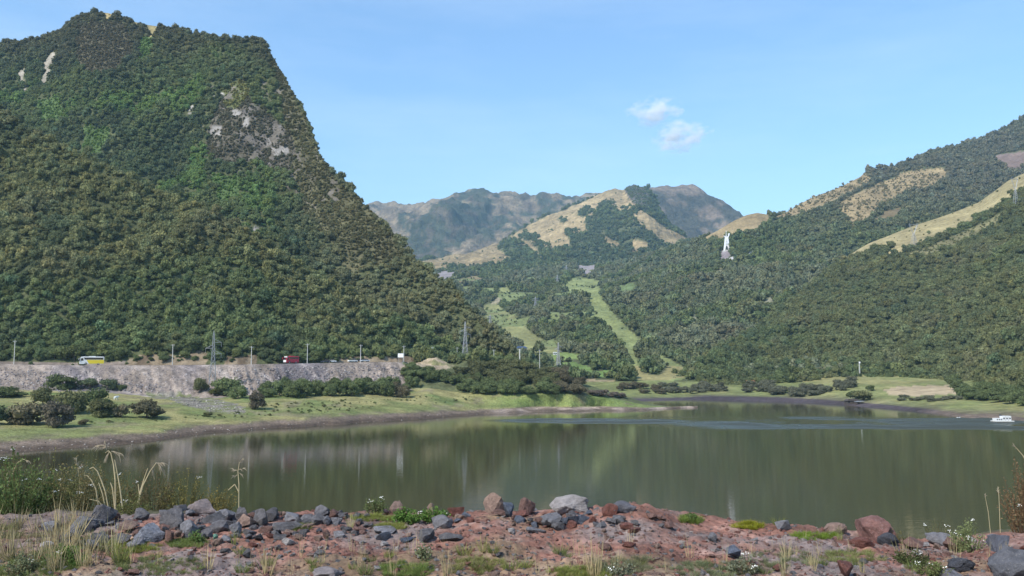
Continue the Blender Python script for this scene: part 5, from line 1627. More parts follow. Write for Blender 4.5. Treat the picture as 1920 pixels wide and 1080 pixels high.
for (px, py, w, h, t, lab) in (
    (1070, 947, 86, 40, (0.36, 0.32, 0.30), "large pale boulder, the biggest on the crest, with whitish crust"),
    (1636, 994, 78, 50, (0.245, 0.125, 0.105), "big round reddish boulder perched over the water"),
    (1371, 1036, 38, 30, BLUE, "single dark blue-grey pyramid stone on the bare red soil"),
    (1336, 1008, 30, 20, GREYL, "grey pointed stone just above the pyramid stone"),
    (1467, 985, 40, 30, GREYL, "pale triangular rock at the crest beside moss"),
    (1568, 992, 46, 22, TANR, "low pinkish grey rock left of the big round boulder"),
    (1662, 1013, 38, 26, DARKR, "dark grey rock wedged under the big round boulder"),
    (1612, 1020, 46, 24, REDR, "rusty red rock below the big round boulder"),
    (1714, 1020, 54, 26, REDB, "red-brown rock between the round boulder and the pale slab"),
    (1764, 1011, 62, 28, GREYL, "pale grey slab right of the red-brown rock"),
    (1792, 1025, 46, 32, REDB, "red-brown rock under the right end of the pale slab"),
    (1872, 1012, 42, 70, (0.17, 0.18, 0.215), "upright blue-grey rock in front of the brown bush"),
    (1902, 1062, 104, 74, (0.15, 0.15, 0.165), "huge grey boulder filling the lower right corner"),
    (1795, 1058, 66, 34, DARKR, "long dark grey rock left of the corner boulder"),
    (1772, 1076, 60, 30, GREYL, "grey slab under the long dark rock at the bottom edge"),
    (1584, 1068, 44, 40, REDR, "rusty red block near the bottom edge on bare soil"),
    (1165, 950, 64, 30, (0.16, 0.155, 0.17), "smooth grey rock with a leafy sprig growing behind it"),
    (1143, 958, 34, 30, REDR, "red wedge leaning on the smooth grey rock"),
    (985, 953, 42, 42, REDB, "rounded red-brown rock beside the large pale boulder"),
    (928, 947, 46, 46, TANR, "tall tan-red rock peaking above the crest"),
    (953, 957, 34, 38, BLUE, "blue-grey rock joined to the tall tan-red rock"),
    (855, 949, 36, 24, REDR, "small red block at the crest beside the leafy patch"),
    (745, 952, 38, 26, TANR, "tan rock behind the leafy patch on the crest"),
    (808, 953, 22, 20, TANR, "small tan stone poking out of the leafy patch"),
    (1083, 972, 42, 28, BLUE, "blue-grey angular rock in front of the large pale boulder"),
    (1030, 973, 60, 30, GREYL, "grey rock pile stone below the large pale boulder"),
    (1048, 986, 30, 18, GREYR, "dark stone under the blue-grey angular rock"),
    (1072, 985, 24, 20, REDR, "small red stone under the blue-grey angular rock"),
    (828, 978, 50, 26, GREYL, "grey rock below the leafy patch"),
    (720, 1008, 44, 20, (0.24, 0.24, 0.26), "flat light grey stone on soil left of the dark blue stone"),
    (718, 990, 60, 14, GREYL, "thin pale slab lying below the tan rock"),
    (760, 1011, 38, 20, (0.10, 0.125, 0.175), "dark blue stone in the middle of the red soil"),
    (800, 1004, 44, 26, GREYR, "grey stone right of the dark blue stone"),
    (845, 1008, 50, 16, GREYR, "low dark stone with blue sheen right of the grey stone"),
    (378, 953, 64, 38, (0.25, 0.20, 0.185), "pale pinkish boulder topping the grey rock row"),
    (466, 978, 46, 32, TANR, "tan-red rock among the grey rocks of the row"),
    (282, 1000, 62, 50, (0.22, 0.225, 0.255), "light blue-grey rock in the middle of the row"),
    (193, 966, 52, 42, GREYR, "dark rock at the left end of the grey row"),
    (152, 985, 80, 44, (0.16, 0.155, 0.165), "broad grey rock leftmost in the row"),
    (325, 972, 60, 52, GREYR, "tall dark rock below the pale pinkish boulder"),
    (608, 957, 38, 26, GREYL, "pale grey stone ending the row at the right"),
    (622, 1072, 70, 22, (0.34, 0.29, 0.28), "flat pale slab at the bottom edge of the crest"),
    (1005, 993, 40, 14, GREYL, "pale flat stone on red soil below the rounded rock")):
    rock(px, py, w, h, t, lab, kind=BIG[1] if "big round" in lab else (BIG[0] if "large pale boulder, the" in lab else (BIG[2] if w > 100 else (BIG[3] if w >= 60 else None))))
RG = "grey rocks of the row on the left of the crest"
for (px, py, w, h, t) in ((190, 1004, 62, 40, GREYR), (236, 984, 48, 38, TANR), (262, 966, 52, 36, GREYR), (318, 1000, 40, 44, REDB), (352, 988, 52, 48, GREYL), (400, 968, 52, 40, GREYR), (432, 964, 46, 36, GREYL), (356, 1000, 44, 30, DARKR),
                          (492, 966, 52, 46, GREYR), (512, 960, 44, 36, GREYR), (546, 963, 52, 36, GREYL), (532, 985, 62, 30, GREYR), (571, 970, 42, 30, GREYL), (596, 972, 42, 26, GREYR), (632, 976, 32, 22, GREYL), (642, 965, 28, 16, GREYR), (672, 964, 28, 14, GREYL),
                          (225, 1010, 50, 36, GREYR), (255, 1015, 40, 30, GREYL), (300, 960, 40, 28, GREYR), (410, 988, 50, 36, GREYR), (440, 985, 46, 34, GREYL), (385, 1000, 40, 26, GREYR), (420, 1004, 36, 20, GREYL), (470, 996, 44, 20, GREYR), (500, 990, 42, 26, REDB), (556, 982, 36, 22, GREYR), (120, 1000, 50, 34, GREYR), (90, 985, 46, 36, GREYL), (170, 1020, 44, 26, GREYL), (340, 955, 36, 26, GREYR), (455, 955, 38, 26, GREYR), (580, 985, 32, 16, TANR)):
    c_ = "dark grey" if t in (GREYR, DARKR) else ("light grey" if t == GREYL else "reddish")
    rock(px + random.uniform(-5, 5), py + 3 + random.uniform(-3, 4), w * random.uniform(0.62, 1.05), h * random.uniform(0.58, 0.9), t, "%s rock packed in the row on the left of the crest" % c_, RG)
for i in range(150):
    px = random.uniform(100, 700); py = np.interp(px, [100, 330, 700], [985, 972, 972]) + random.uniform(-12, 36)
    w = random.uniform(10, 28); t = random.choice((GREYR, GREYL, DARKR, REDB, GREYR, TANR))
    c_ = {GREYR: "grey", GREYL: "light grey", DARKR: "dark", REDB: "red-brown", TANR: "tan"}[t]
    side = "left of the tallest reed" if px < 215 else ("between the tallest and the single reed" if px < 447 else "right of the single reed")
    rock(px, py, w, w * random.uniform(0.55, 0.8), t, "small %s chip between the grey row rocks, %s" % (c_, side), RG, name="stone")
CG = "loose stones on the crest"
for i in range(46):
    px = random.uniform(840, 1260); py = np.interp(px, [840, 1000, 1260], [962, 962, 974]) + random.uniform(-6, 24)
    w = random.uniform(12, 30); t = random.choice((REDR, REDB, GREYL, BLUE, TANR, GREYR))
    c_ = {REDR: "red", REDB: "red-brown", GREYL: "light grey", BLUE: "blue-grey", TANR: "tan", GREYR: "grey"}[t]
    rock(px, py, w, w * random.uniform(0.5, 0.75), t, "%s stone in the rubble around the large pale boulder, %s of it" % (c_, "left" if px < 1070 else "right"), "rubble around the large pale boulder", name="stone")
for i in range(95):
    px = random.uniform(-20, 1940); py = random.uniform(985 if 500 < px < 1250 else 1010, 1078)
    w = random.choice((10, 12, 14, 16, 20, 26)); t = random.choice((REDR, REDB, REDB, GREYR, GREYL, TANR, PALE))
    c_ = {REDR: "red", REDB: "red-brown", GREYR: "dark grey", GREYL: "light grey", TANR: "tan", PALE: "whitish"}[t]
    side = "left third" if px < 640 else ("middle" if px < 1280 else "right third")
    sz = "small" if w < 15 else "fist-sized"
    rock(px, py, w, w * random.uniform(0.5, 0.75), t, "%s %s stone lying loose on the %s of the crest" % (sz, c_, side), CG, name="stone")

def spread(n, seed, dmin=8.2, dmax=13.6):
    r = np.random.default_rng(seed)
    px = r.uniform(-60, 1980, n); D = 1 / r.uniform(1 / dmax, 1 / dmin, n)
    P = []
    for a, d in zip(px, D):
        h = drop(float(x_at(a, d, 15.7)), float(d), ("stony_crest",))
        P.append(h[:] if h else (0, 5, 10))
    return np.array(P), r
Pg, rg = spread(13000, 31)
pal = np.array([(0.25, 0.115, 0.09), (0.24, 0.14, 0.11), (0.30, 0.20, 0.16), (0.20, 0.19, 0.19), (0.36, 0.31, 0.28), (0.13, 0.12, 0.125)])
wg = np.array([0.3, 0.25, 0.17, 0.13, 0.06, 0.09])
strew("gravel", Pg, 0.012 + 0.05 * rg.random(len(Pg)) ** 3, pal[rg.choice(6, len(Pg), p=wg)] * rg.uniform(0.75, 1.25, (len(Pg), 1)), "red and grey gravel scattered over the crest", "gravel", 9)

# ------------------------------------------------------------------ foreground plants
def blade(V, Fc, root, d, L, w, droop, seg=4, side=None):
    """a tapering ribbon that bends under its weight"""
    d = Vector(d).normalized()
    sd = side or d.cross(Vector((random.uniform(-1, 1), random.uniform(-1, 1), 0.3))).normalized()
    p = Vector(root); b = len(V)
    for i in range(seg + 1):
        t = i / seg
        ww = w * (1 - t) ** 0.7 * 0.5 + w * 0.04
        V.append(tuple(p - sd * ww)); V.append(tuple(p + sd * ww))
        d = (d + Vector((0, 0, -droop / seg * (0.4 + t)))).normalized()
        p = p + d * (L / seg)
    for i in range(seg):
        Fc.append((b + 2 * i, b + 2 * i + 1, b + 2 * i + 3, b + 2 * i + 2))

def tuft_mesh(seed, n, spread_, lean, w, droop, hmin=0.5):
    random.seed(seed)
    V, Fc = [], []
    for i in range(n):
        a = random.uniform(0, 6.283); r = spread_ * math.sqrt(random.random())
        d = (math.cos(a) * lean * random.random() + random.uniform(-.1, .1), math.sin(a) * lean * random.random() + random.uniform(-.1, .1), 1)
        blade(V, Fc, (math.cos(a) * r, math.sin(a) * r, -0.03), d, random.uniform(hmin, 1.0), w * random.uniform(0.6, 1.3), droop * random.uniform(0.2, 1.3))
    me = mesh_from("tuft", V, Fc); me.materials.append(M["blade"])
    return me
STRAWT = [tuft_mesh(600 + i, 16 + 5 * i, 0.12, 0.35, 0.018, 0.35, 0.45) for i in range(4)]
GREENT = [tuft_mesh(620 + i, 90, 0.42, 0.9, 0.035, 0.9, 0.35) for i in range(4)]
THIN = [tuft_mesh(640 + i, 7 + 2 * i, 0.10, 0.3, 0.012, 0.25, 0.5) for i in range(3)]
STRAWC = (0.46, 0.37, 0.20); GRASSC = (0.16, 0.19, 0.065); LIME = (0.22, 0.235, 0.075); DRYB = (0.20, 0.15, 0.085)

def foot(px, py, dflt=13.0):
    P = hit(px, py, ("stony_crest",))
    if P is None or P.y > 17:
        P = drop(float(x_at(px, dflt, 15.6)), dflt, ("stony_crest",))
    return P

def tuft(px, py, hpx, kind, tint, label, group=None, wide=1.0, name="dry_grass_tuft"):
    P = foot(px, py); s = hpx * P.y / F
    o = link(name, kind, None, None, P, (0, 0, random.uniform(0, 6.28)), (s * wide, s * wide, s))
    g = random.uniform(0.8, 1.1); o["tint"] = [c * g for c in tint]
    tag(o, label, "grass tuft", group)
    return o
random.seed(31)
for (px, py, h, k, c, wd, lab) in (
    (105, 1022, 85, STRAWT[3], STRAWC, 1.6, "dense straw tuft in front of the broad grey rock at the left"),
    (128, 1030, 80, STRAWT[2], STRAWC, 1.5, "straw tuft leaning over green grass near the broad grey rock"),
    (88, 1045, 60, STRAWT[1], STRAWC, 1.4, "short straw tuft below the dense one at the left"),
    (212, 1040, 85, STRAWT[2], (0.42, 0.36, 0.2), 1.2, "tall thin straw tuft in front of the grey rock row"),
    (228, 1052, 55, GREENT[0], LIME, 0.6, "yellow-green grass tuft at the foot of the tall straw tuft"),
    (60, 1060, 95, STRAWT[0], STRAWC, 1.0, "sparse tall straw stalks at the lower left"),
    (20, 1050, 80, STRAWT[3], (0.36, 0.30, 0.17), 1.5, "dry grass tuft at the left edge of the crest"),
    (390, 1066, 55, STRAWT[1], STRAWC, 1.0, "straw tuft on red soil below the rock row"),
    (500, 1078, 70, STRAWT[3], STRAWC, 1.2, "straw tuft at the bottom edge left of the flat pale slab"),
    (604, 1056, 75, THIN[1], STRAWC, 1.0, "tall thin straw stalks above the flat pale slab"),
    (440, 1020, 38, STRAWT[2], LIME, 1.3, "yellow-green tuft beside the pale green stone"),
    (657, 990, 34, STRAWT[1], (0.40, 0.36, 0.16), 1.2, "small straw tuft at the end of the grey row"),
    (1117, 1082, 88, STRAWT[3], STRAWC, 0.9, "tallest straw tuft standing alone in the middle bottom"),
    (1108, 1080, 70, STRAWT[1], STRAWC, 0.9, "straw tuft just left of the tallest one"),
    (1008, 1075, 50, THIN[2], STRAWC, 1.0, "thin straw stalks left of the tallest straw tuft"),
    (668, 1070, 62, THIN[0], STRAWC, 1.0, "few straw stalks right of the flat pale slab"),
    (735, 1080, 60, THIN[2], STRAWC, 1.0, "straw stalks at the bottom below the dark blue stone"),
    (832, 1058, 70, THIN[1], DRYB, 0.9, "dark brown upright stalks right of the dark blue stone"),
    (838, 1080, 55, STRAWT[2], STRAWC, 1.0, "straw tuft at the bottom below the brown stalks"),
    (905, 1035, 38, STRAWT[3], (0.34, 0.30, 0.12), 1.2, "yellowish tuft on the red soil below the tall tan-red rock"),
    (960, 1060, 62, THIN[0], STRAWC, 1.0, "pair of straw stalks left of the middle bottom"),
    (1690, 1052, 48, STRAWT[1], (0.38, 0.34, 0.15), 1.0, "straw tuft in front of the shaded herbs"),
    (1472, 1080, 58, STRAWT[2], (0.40, 0.34, 0.19), 1.0, "straw tuft at the bottom right of the pyramid stone"),
    (1523, 1068, 55, STRAWT[0], STRAWC, 1.0, "sparse straw tuft left of the rusty red block"),
    (1508, 1012, 34, THIN[0], STRAWC, 1.0, "thin stalks rising from the green mossy strip"),
    (1575, 1012, 30, STRAWT[1], LIME, 1.2, "small lime tuft at the end of the mossy strip"),
    (805, 952, 50, THIN[1], (0.35, 0.33, 0.13), 0.8, "thin upright grass rising from the leafy patch against the water"),
    (1460, 984, 20, GREENT[1], LIME, 1.0, "lime moss tuft on the triangular rock")):
    tuft(px, py, h, k, c, lab, None, wd)
TG = "loose grass tufts along the bottom of the crest"
for i in range(46):
    px = random.uniform(-10, 1930); py = random.uniform(1035, 1079)
    k, c, nm = random.choice(((STRAWT[i % 4], STRAWC, "straw"), (THIN[i % 3], STRAWC, "thin straw"), (GREENT[i % 4], LIME, "lime green"), (GREENT[i % 4], GRASSC, "green")))
    third = "left third" if px < 640 else ("middle" if px < 1280 else "right third")
    tuft(px, py, random.uniform(22, 50) * (0.6 if k in GREENT else 1), k, c, "small %s grass tuft on the %s of the crest bottom" % (nm, third), TG, 1.0, "grass_tuft")

for i in range(34):
    px = random.uniform(-20, 185); py = random.uniform(985, 1079)
    k, c, nm = random.choice(((STRAWT[i % 4], STRAWC, "straw"), (STRAWT[i % 4], (0.33, 0.27, 0.15), "brown straw"), (THIN[i % 3], STRAWC, "thin straw"), (GREENT[i % 4], (0.2, 0.2, 0.09), "olive")))
    tuft(px, py, random.uniform(35, 75) * (0.5 if k in GREENT else 1), k, c, "%s grass tuft in the dry growth %s" % (nm, "at the left edge" if px < 85 else "left of the broad grey rock"), "dry growth at the lower left", 1.25, "dry_grass_tuft")
for i in range(34):
    px = random.uniform(190, 1900); py = random.uniform(1020, 1079)
    third = "left third" if px < 640 else ("middle" if px < 1280 else "right third")
    tuft(px, py, random.uniform(30, 65), THIN[i % 3], STRAWC, "wispy upright straw stalks on the %s of the red soil" % third, "wispy stalks on the red soil", 0.9, "dry_stalks")
# low green cover: moss and seedlings, too small to count
def cover(name, regions, n, seed, label):
    r = np.random.default_rng(seed)
    P, S, C = [], [], []
    while len(P) < n:
        cx, cy_2, rx, ry_, c = regions[r.integers(len(regions))]
        a = r.uniform(0, 6.283); q = math.sqrt(r.random())
        h = hit(cx + rx * q * math.cos(a), min(cy_2 + ry_ * q * math.sin(a), 1085), ("stony_crest",))
        if h is None or h.y > 15: 
            n -= 1; continue
        P.append(h[:]); S.append(r.uniform(0.03, 0.085)); C.append(np.array(c) * r.uniform(0.7, 1.3))
    n = len(P)
    rot = np.stack([np.zeros(n), np.zeros(n), r.uniform(0, 6.28, n)], -1)
    S = np.array(S)
    o = scatter(name, np.array(P), np.stack([S * 1.5, S * 1.5, S], -1), rot, r.integers(0, 4, n), np.array(C), [(g, M["blade"]) for g in GREENT])
    tag(o, label, "ground cover", kind="stuff")
cover("ground_cover", [(1530, 1006, 42, 8, (0.17, 0.24, 0.04)), (1400, 987, 26, 7, (0.25, 0.25, 0.03)), (1295, 975, 20, 8, (0.16, 0.21, 0.05)), (250, 1026, 70, 10, (0.22, 0.24, 0.06)), (120, 1045, 50, 22, (0.13, 0.20, 0.05)), (700, 972, 40, 7, (0.23, 0.25, 0.07)),
                       (735, 988, 30, 5, (0.24, 0.25, 0.07)), (560, 990, 20, 6, (0.20, 0.21, 0.07)), (1090, 1075, 60, 10, (0.22, 0.24, 0.07)), (760, 1070, 50, 14, (0.16, 0.21, 0.06)), (890, 1062, 60, 16, (0.22, 0.22, 0.08)), (1340, 1070, 80, 16, (0.19, 0.21, 0.11)),
                       (1470, 1050, 60, 18, (0.18, 0.19, 0.10)), (1600, 1045, 60, 12, (0.20, 0.21, 0.08)), (300, 1062, 90, 18, (0.18, 0.20, 0.08)), (60, 1070, 80, 16, (0.17, 0.20, 0.07)), (70, 1030, 90, 40, (0.24, 0.21, 0.11)), (60, 1000, 80, 20, (0.24, 0.2, 0.11)), (1180, 1060, 60, 14, (0.20, 0.20, 0.11)), (350, 1020, 40, 8, (0.18, 0.22, 0.07))],
      1100, 41, "patches of moss and low green weeds on the stony crest")

def herb(px, py, wpx, hpx, leafc, label, name="flowering_herb", flowers=0, stems=40, leaf=0.03, D=None, stemc=(0.13, 0.12, 0.06), dome=0.55, grassy=0, seed=1):
    random.seed(seed)
    P = foot(px, py) if D is None else drop(float(x_at(px, D, 15.3)), D, ("stony_crest",))
    k = P.y / F
    H = hpx * k; W = wpx * k * 0.5
    e = empty(name, P)
    sm = MB(); V, Fc = [], []; tips = []
    for i in range(stems):
        a = random.uniform(0, 6.283); q = math.sqrt(random.random())
        hh = H * (1 - dome * q * q) * random.uniform(0.62, 1.05)
        end = Vector((math.cos(a) * q * W, math.sin(a) * q * W, hh)); root = Vector((end.x * 0.45, end.y * 0.45, -0.05))
        mid = root.lerp(end, 0.55) + Vector((random.uniform(-.03, .03), random.uniform(-.03, .03), 0.02))
        sm.path([tuple(root), tuple(mid), tuple(end)], [0.006, 0.005, 0.003], 3)
        tips.append(end)
        for j in range(34):
            t = random.uniform(0.15, 1.05)
            p = (root.lerp(mid, t / 0.55) if t < 0.55 else mid.lerp(end, (t - 0.55) / 0.45)) + Vector((random.gauss(0, .02), random.gauss(0, .02), random.gauss(0, .015)))
            n = Vector((random.gauss(0, 1), random.gauss(0, 1), random.gauss(0.6, .7))).normalized()
            u = n.orthogonal().normalized(); u.rotate(Matrix.Rotation(random.uniform(0, 6.28), 3, n)); w = n.cross(u)
            s = leaf * random.uniform(0.5, 1.3); b = len(V)
            V += [tuple(p), tuple(p + u * s * .5 + w * s * .28), tuple(p + u * s), tuple(p + u * s * .5 - w * s * .28)]
            Fc.append((b, b + 1, b + 2, b + 3))
        for j in range(grassy):
            blade(V, Fc, root, (end.x + random.gauss(0, .2), end.y + random.gauss(0, .2), 1.0), hh * random.uniform(0.6, 1.15), 0.014, 0.8)
    st = sm.build("stems", M["leaf"], e); st["tint"] = list(stemc)
    lf = link("leaves", mesh_from("leaves", V, Fc), M["leaf"], e); lf["tint"] = [float(c) for c in leafc]
    if flowers:
        for tpos in random.sample(tips, min((flowers + 1) // 3, len(tips))):
            fm = MB()
            for j in range(7):
                c = tpos + Vector((random.gauss(0, .022), random.gauss(0, .022), random.gauss(0.015, .012)))
                r = random.uniform(0.006, 0.011)
                fm.add([tuple(c + Vector((math.cos(q) * r, math.sin(q) * r, 0.004 * (i % 2)))) for i, q in enumerate(np.linspace(0, 5.24, 6))] + [tuple(c + Vector((0, 0, 0.008)))], [(i, (i + 1) % 6, 6) for i in range(6)])
            link("flower", mesh_from("flower", fm.v, fm.f), M["petal"], e)
    tag(e, label, "plant")
    return e
herb(30, 985, 130, 128, (0.12, 0.165, 0.06), "tall dark green flowering bush at the left edge of the crest", "bush", 16, 70, 0.05, 14.3, grassy=3, seed=1)
herb(95, 985, 100, 112, (0.18, 0.18, 0.07), "olive bush with white flowers right of the tall dark green one", "bush", 8, 46, 0.04, 14.8, seed=2)
herb(140, 975, 120, 118, (0.22, 0.18, 0.085), "brown-olive heath bush with white flower heads behind the reeds", "bush", 14, 60, 0.035, 15.6, seed=3)
herb(210, 970, 120, 95, (0.20, 0.165, 0.07), "low brown heath bush behind the tall dry reeds", "bush", 3, 50, 0.035, 16.0, seed=4)
herb(285, 965, 110, 84, (0.155, 0.115, 0.065), "dark brown low bush behind the tall dark rock", "bush", 3, 50, 0.03, 16.0, seed=5)
herb(345, 962, 100, 74, (0.20, 0.175, 0.06), "yellow-olive low bush behind the pale pinkish boulder", "bush", 2, 44, 0.03, 16.0, seed=6)
herb(410, 962, 100, 54, (0.22, 0.175, 0.06), "low yellow-brown bush trailing right behind the grey row", "bush", 0, 44, 0.03, 16.0, seed=7)
herb(250, 960, 60, 45, (0.15, 0.16, 0.06), "small olive bush at the feet of the dry reeds", "bush", 4, 30, 0.03, 14.6, seed=8)
herb(705, 962, 46, 32, (0.12, 0.15, 0.06), "small bush with white flower heads on the crest edge", "flowering_herb", 9, 26, 0.03, seed=9)
herb(765, 978, 60, 26, (0.11, 0.19, 0.045), "bright green leafy patch, left half, beside the tan rock", "leafy_herb", 3, 34, 0.04, seed=10)
herb(815, 980, 56, 26, (0.11, 0.19, 0.045), "bright green leafy patch, right half, below the red block", "leafy_herb", 4, 34, 0.04, seed=11)
herb(1186, 947, 26, 26, (0.07, 0.09, 0.04), "leafy sprig with white flowers behind the smooth grey rock", "flowering_herb", 5, 10, 0.025, 13.9, seed=12)
herb(1297, 976, 22, 14, (0.11, 0.16, 0.05), "tiny green herb on the crest edge of the red soil", "leafy_herb", 0, 12, 0.03, seed=13)
herb(1818, 1035, 60, 62, (0.20, 0.23, 0.10), "pale green herb with white flower umbels left of the upright rock", "flowering_herb", 14, 34, 0.03, seed=14, stemc=(0.2, 0.22, 0.1))
herb(1762, 1000, 60, 40, (0.10, 0.11, 0.05), "sparse herb with white flowers behind the pale slab", "flowering_herb", 6, 12, 0.02, 14.0, seed=15)
herb(1712, 1060, 70, 30, (0.07, 0.085, 0.035), "dark trailing herb in the shade below the red-brown rock", "leafy_herb", 4, 36, 0.03, seed=16)
herb(1745, 1078, 70, 26, (0.14, 0.16, 0.06), "pale flowered herb at the bottom below the long dark rock", "flowering_herb", 10, 30, 0.03, seed=17)
herb(1925, 1030, 90, 140, (0.20, 0.135, 0.075), "tangled brown bush at the right edge behind the upright rock", "bush", 4, 60, 0.035, 14.2, seed=18, stemc=(0.16, 0.10, 0.06))
herb(1680, 1018, 40, 30, (0.12, 0.11, 0.05), "small brown weed right of the big round boulder", "leafy_herb", 0, 16, 0.025, seed=19)
herb(365, 1017, 26, 22, (0.13, 0.19, 0.06), "small green weed on stones below the rock row", "leafy_herb", 0, 14, 0.03, seed=20)
herb(118, 1055, 60, 34, (0.12, 0.19, 0.05), "bright green weed under the dense straw tuft", "leafy_herb", 3, 30, 0.03, seed=21)
herb(40, 1078, 60, 40, (0.16, 0.18, 0.10), "pale grey-green weed at the lower left corner", "leafy_herb", 3, 24, 0.03, seed=22)
herb(1395, 1074, 60, 34, (0.19, 0.20, 0.13), "pale grey herb at the bottom below the pyramid stone", "leafy_herb", 5, 26, 0.03, seed=23)
herb(1165, 1078, 56, 24, (0.19, 0.20, 0.13), "pale silvery herb right of the tallest straw tuft", "leafy_herb", 3, 20, 0.03, seed=24)
herb(795, 1048, 40, 26, (0.17, 0.19, 0.10), "silvery weed on red soil left of the brown stalks", "leafy_herb", 2, 16, 0.03, seed=25)

# tall dry reeds with drooping plumes
def reed(lines, plumes, label, D, rad=0.014, tint=(0.50, 0.42, 0.26)):
    pts = lambda l: [Vector((float(x_at(a, D + q, float(z_at(b, D + q)))), D + q, float(z_at(b, D + q)))) for a, b, q in [(p + (0.0,))[:3] for p in l]]
    b0 = pts(lines[0])[0]
    e = empty("dry_reed", b0)
    for l in lines:
        p = [q - b0 for q in pts(l)]
        p[0].z -= 0.12
        mb = MB(); n = len(p)
        mb.path([tuple(q) for q in p], list(np.linspace(rad, rad * 0.45, n)), 5)
        s = mb.build("stalk", M["blade"], e); s["tint"] = list(tint)
    for (a, b, dx, dy, n, L) in plumes:
        V, Fc = [], []
        o = pts([(a, b)])[0] - b0
        ax = Vector((dx, random.uniform(-.2, .2), -dy)).normalized() * 1.0
        for i in range(n):
            t = random.random()
            r = o + ax * (L * 0.6 * t)
            blade(V, Fc, r, (ax.x + random.gauss(0, .25), random.gauss(0, .35), ax.z + random.gauss(0, .25)), L * random.uniform(0.35, 0.7), 0.010, 1.6, 4)
        f = link("plume", mesh_from("plume", V, Fc), M["blade"], e); f["tint"] = [0.42, 0.35, 0.25]
    tag(e, label, "reed", "tall dry reeds")
random.seed(51)
reed([[(217, 958), (216, 900), (213, 872), (208, 850), (203, 845), (198, 849)], [(233, 960), (225, 915), (221, 893), (215, 862)], [(218, 958), (211, 915), (207, 905)]],
     [(205, 838, -0.5, -0.1, 34, 0.26), (208, 846, 1, 0.25, 22, 0.26), (196, 826, 0.3, 0.6, 12, 0.16), (206, 846, -0.4, 0.8, 24, 0.2)], "tallest dry reed with a drooping plume above the grey rocks", 15.0)
reed([[(207, 955), (197, 920), (190, 901), (183, 884), (175, 876), (168, 879)], [(200, 945), (192, 925), (185, 905)]], [], "bent dry reed just left of the tallest one", 15.2, 0.013)
reed([[(186, 942), (180, 918), (172, 901), (164, 892), (158, 891)], [(205, 950), (185, 940), (168, 936)]], [], "short bent dry reed farthest left of the reed clump", 15.4, 0.012)
reed([[(253, 958), (262, 925), (270, 898), (277, 878)], [(257, 955), (262, 930), (259, 908)], [(252, 955), (268, 910), (281, 884), (292, 869)]], [(291, 868, 0.9, 0.0, 20, 0.2), (296, 868, 0.5, 0.7, 30, 0.24), (284, 878, 0.3, 0.9, 14, 0.18)], "dry reed leaning right with a hanging plume", 15.0)
reed([[(448, 955), (448, 908), (446, 884), (449, 866)], [(448, 908), (440, 908), (428, 919)]], [(446, 882, -1, -0.15, 12, 0.13), (446, 890, -1, 0.3, 10, 0.12), (447, 880, 1, -0.2, 12, 0.13), (447, 886, 1, 0.5, 12, 0.12), (449, 868, 0.4, -0.5, 12, 0.12)], "single slender reed with feathery head standing apart on the right", 14.6, 0.010)
reed([[(6, 960), (18, 900), (32, 868), (44, 861), (52, 864)], [(0, 950), (8, 915), (14, 885)]], [(46, 862, 0.9, 0.3, 8, 0.14)], "arching dry reed over the bush at the left edge", 14.6, 0.010)
reed([[(152, 945), (149, 905), (146, 876)]], [(146, 874, -0.3, -0.9, 30, 0.18), (147, 880, 0.5, -0.7, 16, 0.16)], "pale fluffy plume behind the heath bush", 15.8, 0.008)
reed([[(1960, 985), (1938, 890), (1918, 854), (1904, 838)]], [(1906, 841, -0.6, -0.7, 10, 0.12)], "dry reed leaning in from the right edge", 14.4, 0.012)
reed([[(1858, 1000), (1853, 960), (1847, 930)], [(1875, 990), (1873, 930), (1871, 912)]], [(1872, 925, -0.05, -1, 8, 0.12), (1847, 935, -0.05, -1, 6, 0.1)], "two thin seed stalks rising beside the brown bush", 14.0, 0.005)
o_ = rock(403, 1007, 16, 12, (0.22, 0.42, 0.30), "small pale green stone at the end of the rock row", None)

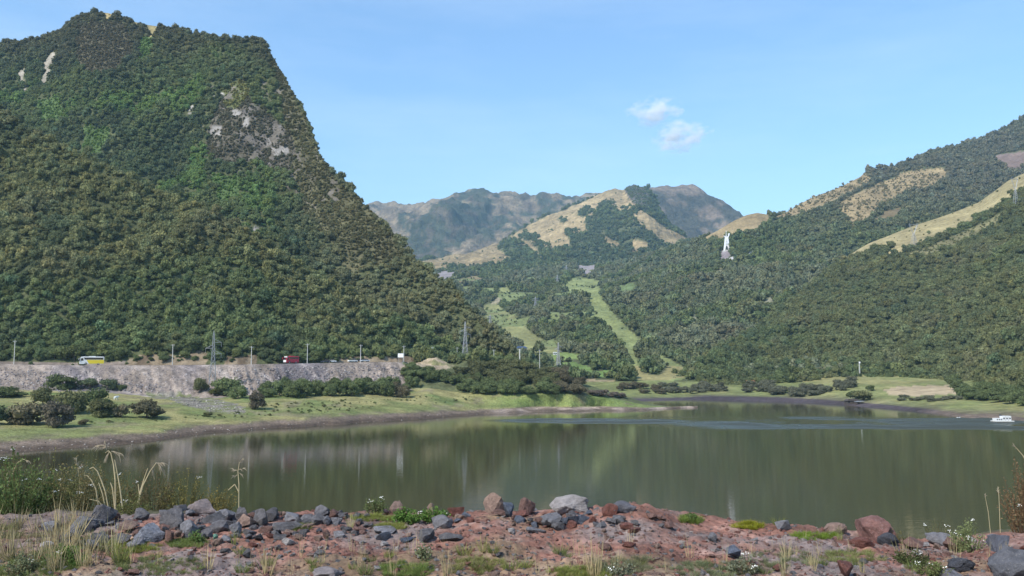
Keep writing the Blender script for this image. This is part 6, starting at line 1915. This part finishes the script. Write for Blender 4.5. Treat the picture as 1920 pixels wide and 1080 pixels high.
# ------------------------------------------------------------------ clouds far beyond the hills
def cloud(px, py, wpx, hpx, label, seed):
    D = 10500.0; z = float(z_at(py, D)); k = D / F
    m, nt, out = newmat("cloud_vapour")
    tc = N(nt, "ShaderNodeTexCoord")
    nz = N(nt, "ShaderNodeTexNoise", i_Scale=2.0, i_Detail=5.0, i_Roughness=0.62)
    off = N(nt, "ShaderNodeVectorMath", operation='ADD'); off.inputs[1].default_value = (seed * 7.3, 0, 0)
    nt.links.new(tc.outputs["Object"], off.inputs[0]); nt.links.new(off.outputs[0], nz.inputs["Vector"])
    ln = N(nt, "ShaderNodeVectorMath", operation='LENGTH'); nt.links.new(tc.outputs["Object"], ln.inputs[0])
    sub = N(nt, "ShaderNodeMath", operation='SUBTRACT'); sub.inputs[0].default_value = 0.93; nt.links.new(ln.outputs["Value"], sub.inputs[1])
    a = N(nt, "ShaderNodeMath", operation='MULTIPLY_ADD'); a.inputs[1].default_value = 3.4; nt.links.new(nz.outputs["Fac"], a.inputs[0])
    a.inputs[2].default_value = -2.0
    s = N(nt, "ShaderNodeMath", operation='ADD', use_clamp=True); nt.links.new(sub.outputs[0], s.inputs[0]); nt.links.new(a.outputs[0], s.inputs[1])
    d = N(nt, "ShaderNodeMath", operation='MULTIPLY'); d.inputs[1].default_value = 0.019; nt.links.new(s.outputs[0], d.inputs[0])
    v = N(nt, "ShaderNodeVolumeScatter"); v.inputs["Color"].default_value = (1, 1, 1, 1); v.inputs["Anisotropy"].default_value = -0.1
    nt.links.new(d.outputs[0], v.inputs["Density"])
    nt.links.new(v.outputs[0], out.inputs["Volume"])
    bm = bmesh.new(); bmesh.ops.create_icosphere(bm, subdivisions=3, radius=1.0)
    me_ = bpy.data.meshes.new("cloud"); bm.to_mesh(me_); bm.free()
    o = link("cloud", me_, m, None, (float(x_at(px, D, z)), D, z), (0, -0.15, 0), (wpx * k * 0.62, wpx * k * 0.4, hpx * k * 0.66))
    tag(o, label, "cloud", "small clouds")
cloud(1226, 208, 100, 52, "upper of the two small white clouds in the blue sky", 1)
cloud(1274, 256, 110, 50, "lower of the two small white clouds in the blue sky", 2)

# ------------------------------------------------------------------ air
def make_haze():
    m, nt, out = newmat("haze_air")
    p = N(nt, "ShaderNodeVolumePrincipled")
    p.inputs["Color"].default_value = (0.46, 0.76, 1.0, 1)
    p.inputs["Density"].default_value = HAZE_DENSITY
    p.inputs["Anisotropy"].default_value = 0.0
    nt.links.new(p.outputs[0], out.inputs["Volume"])
    mb = MB(); mb.box(-7000, 7000, -250, 9000, -8, 1150)
    o = mb.build("haze", m)
    tag(o, kind="stuff")
make_haze()
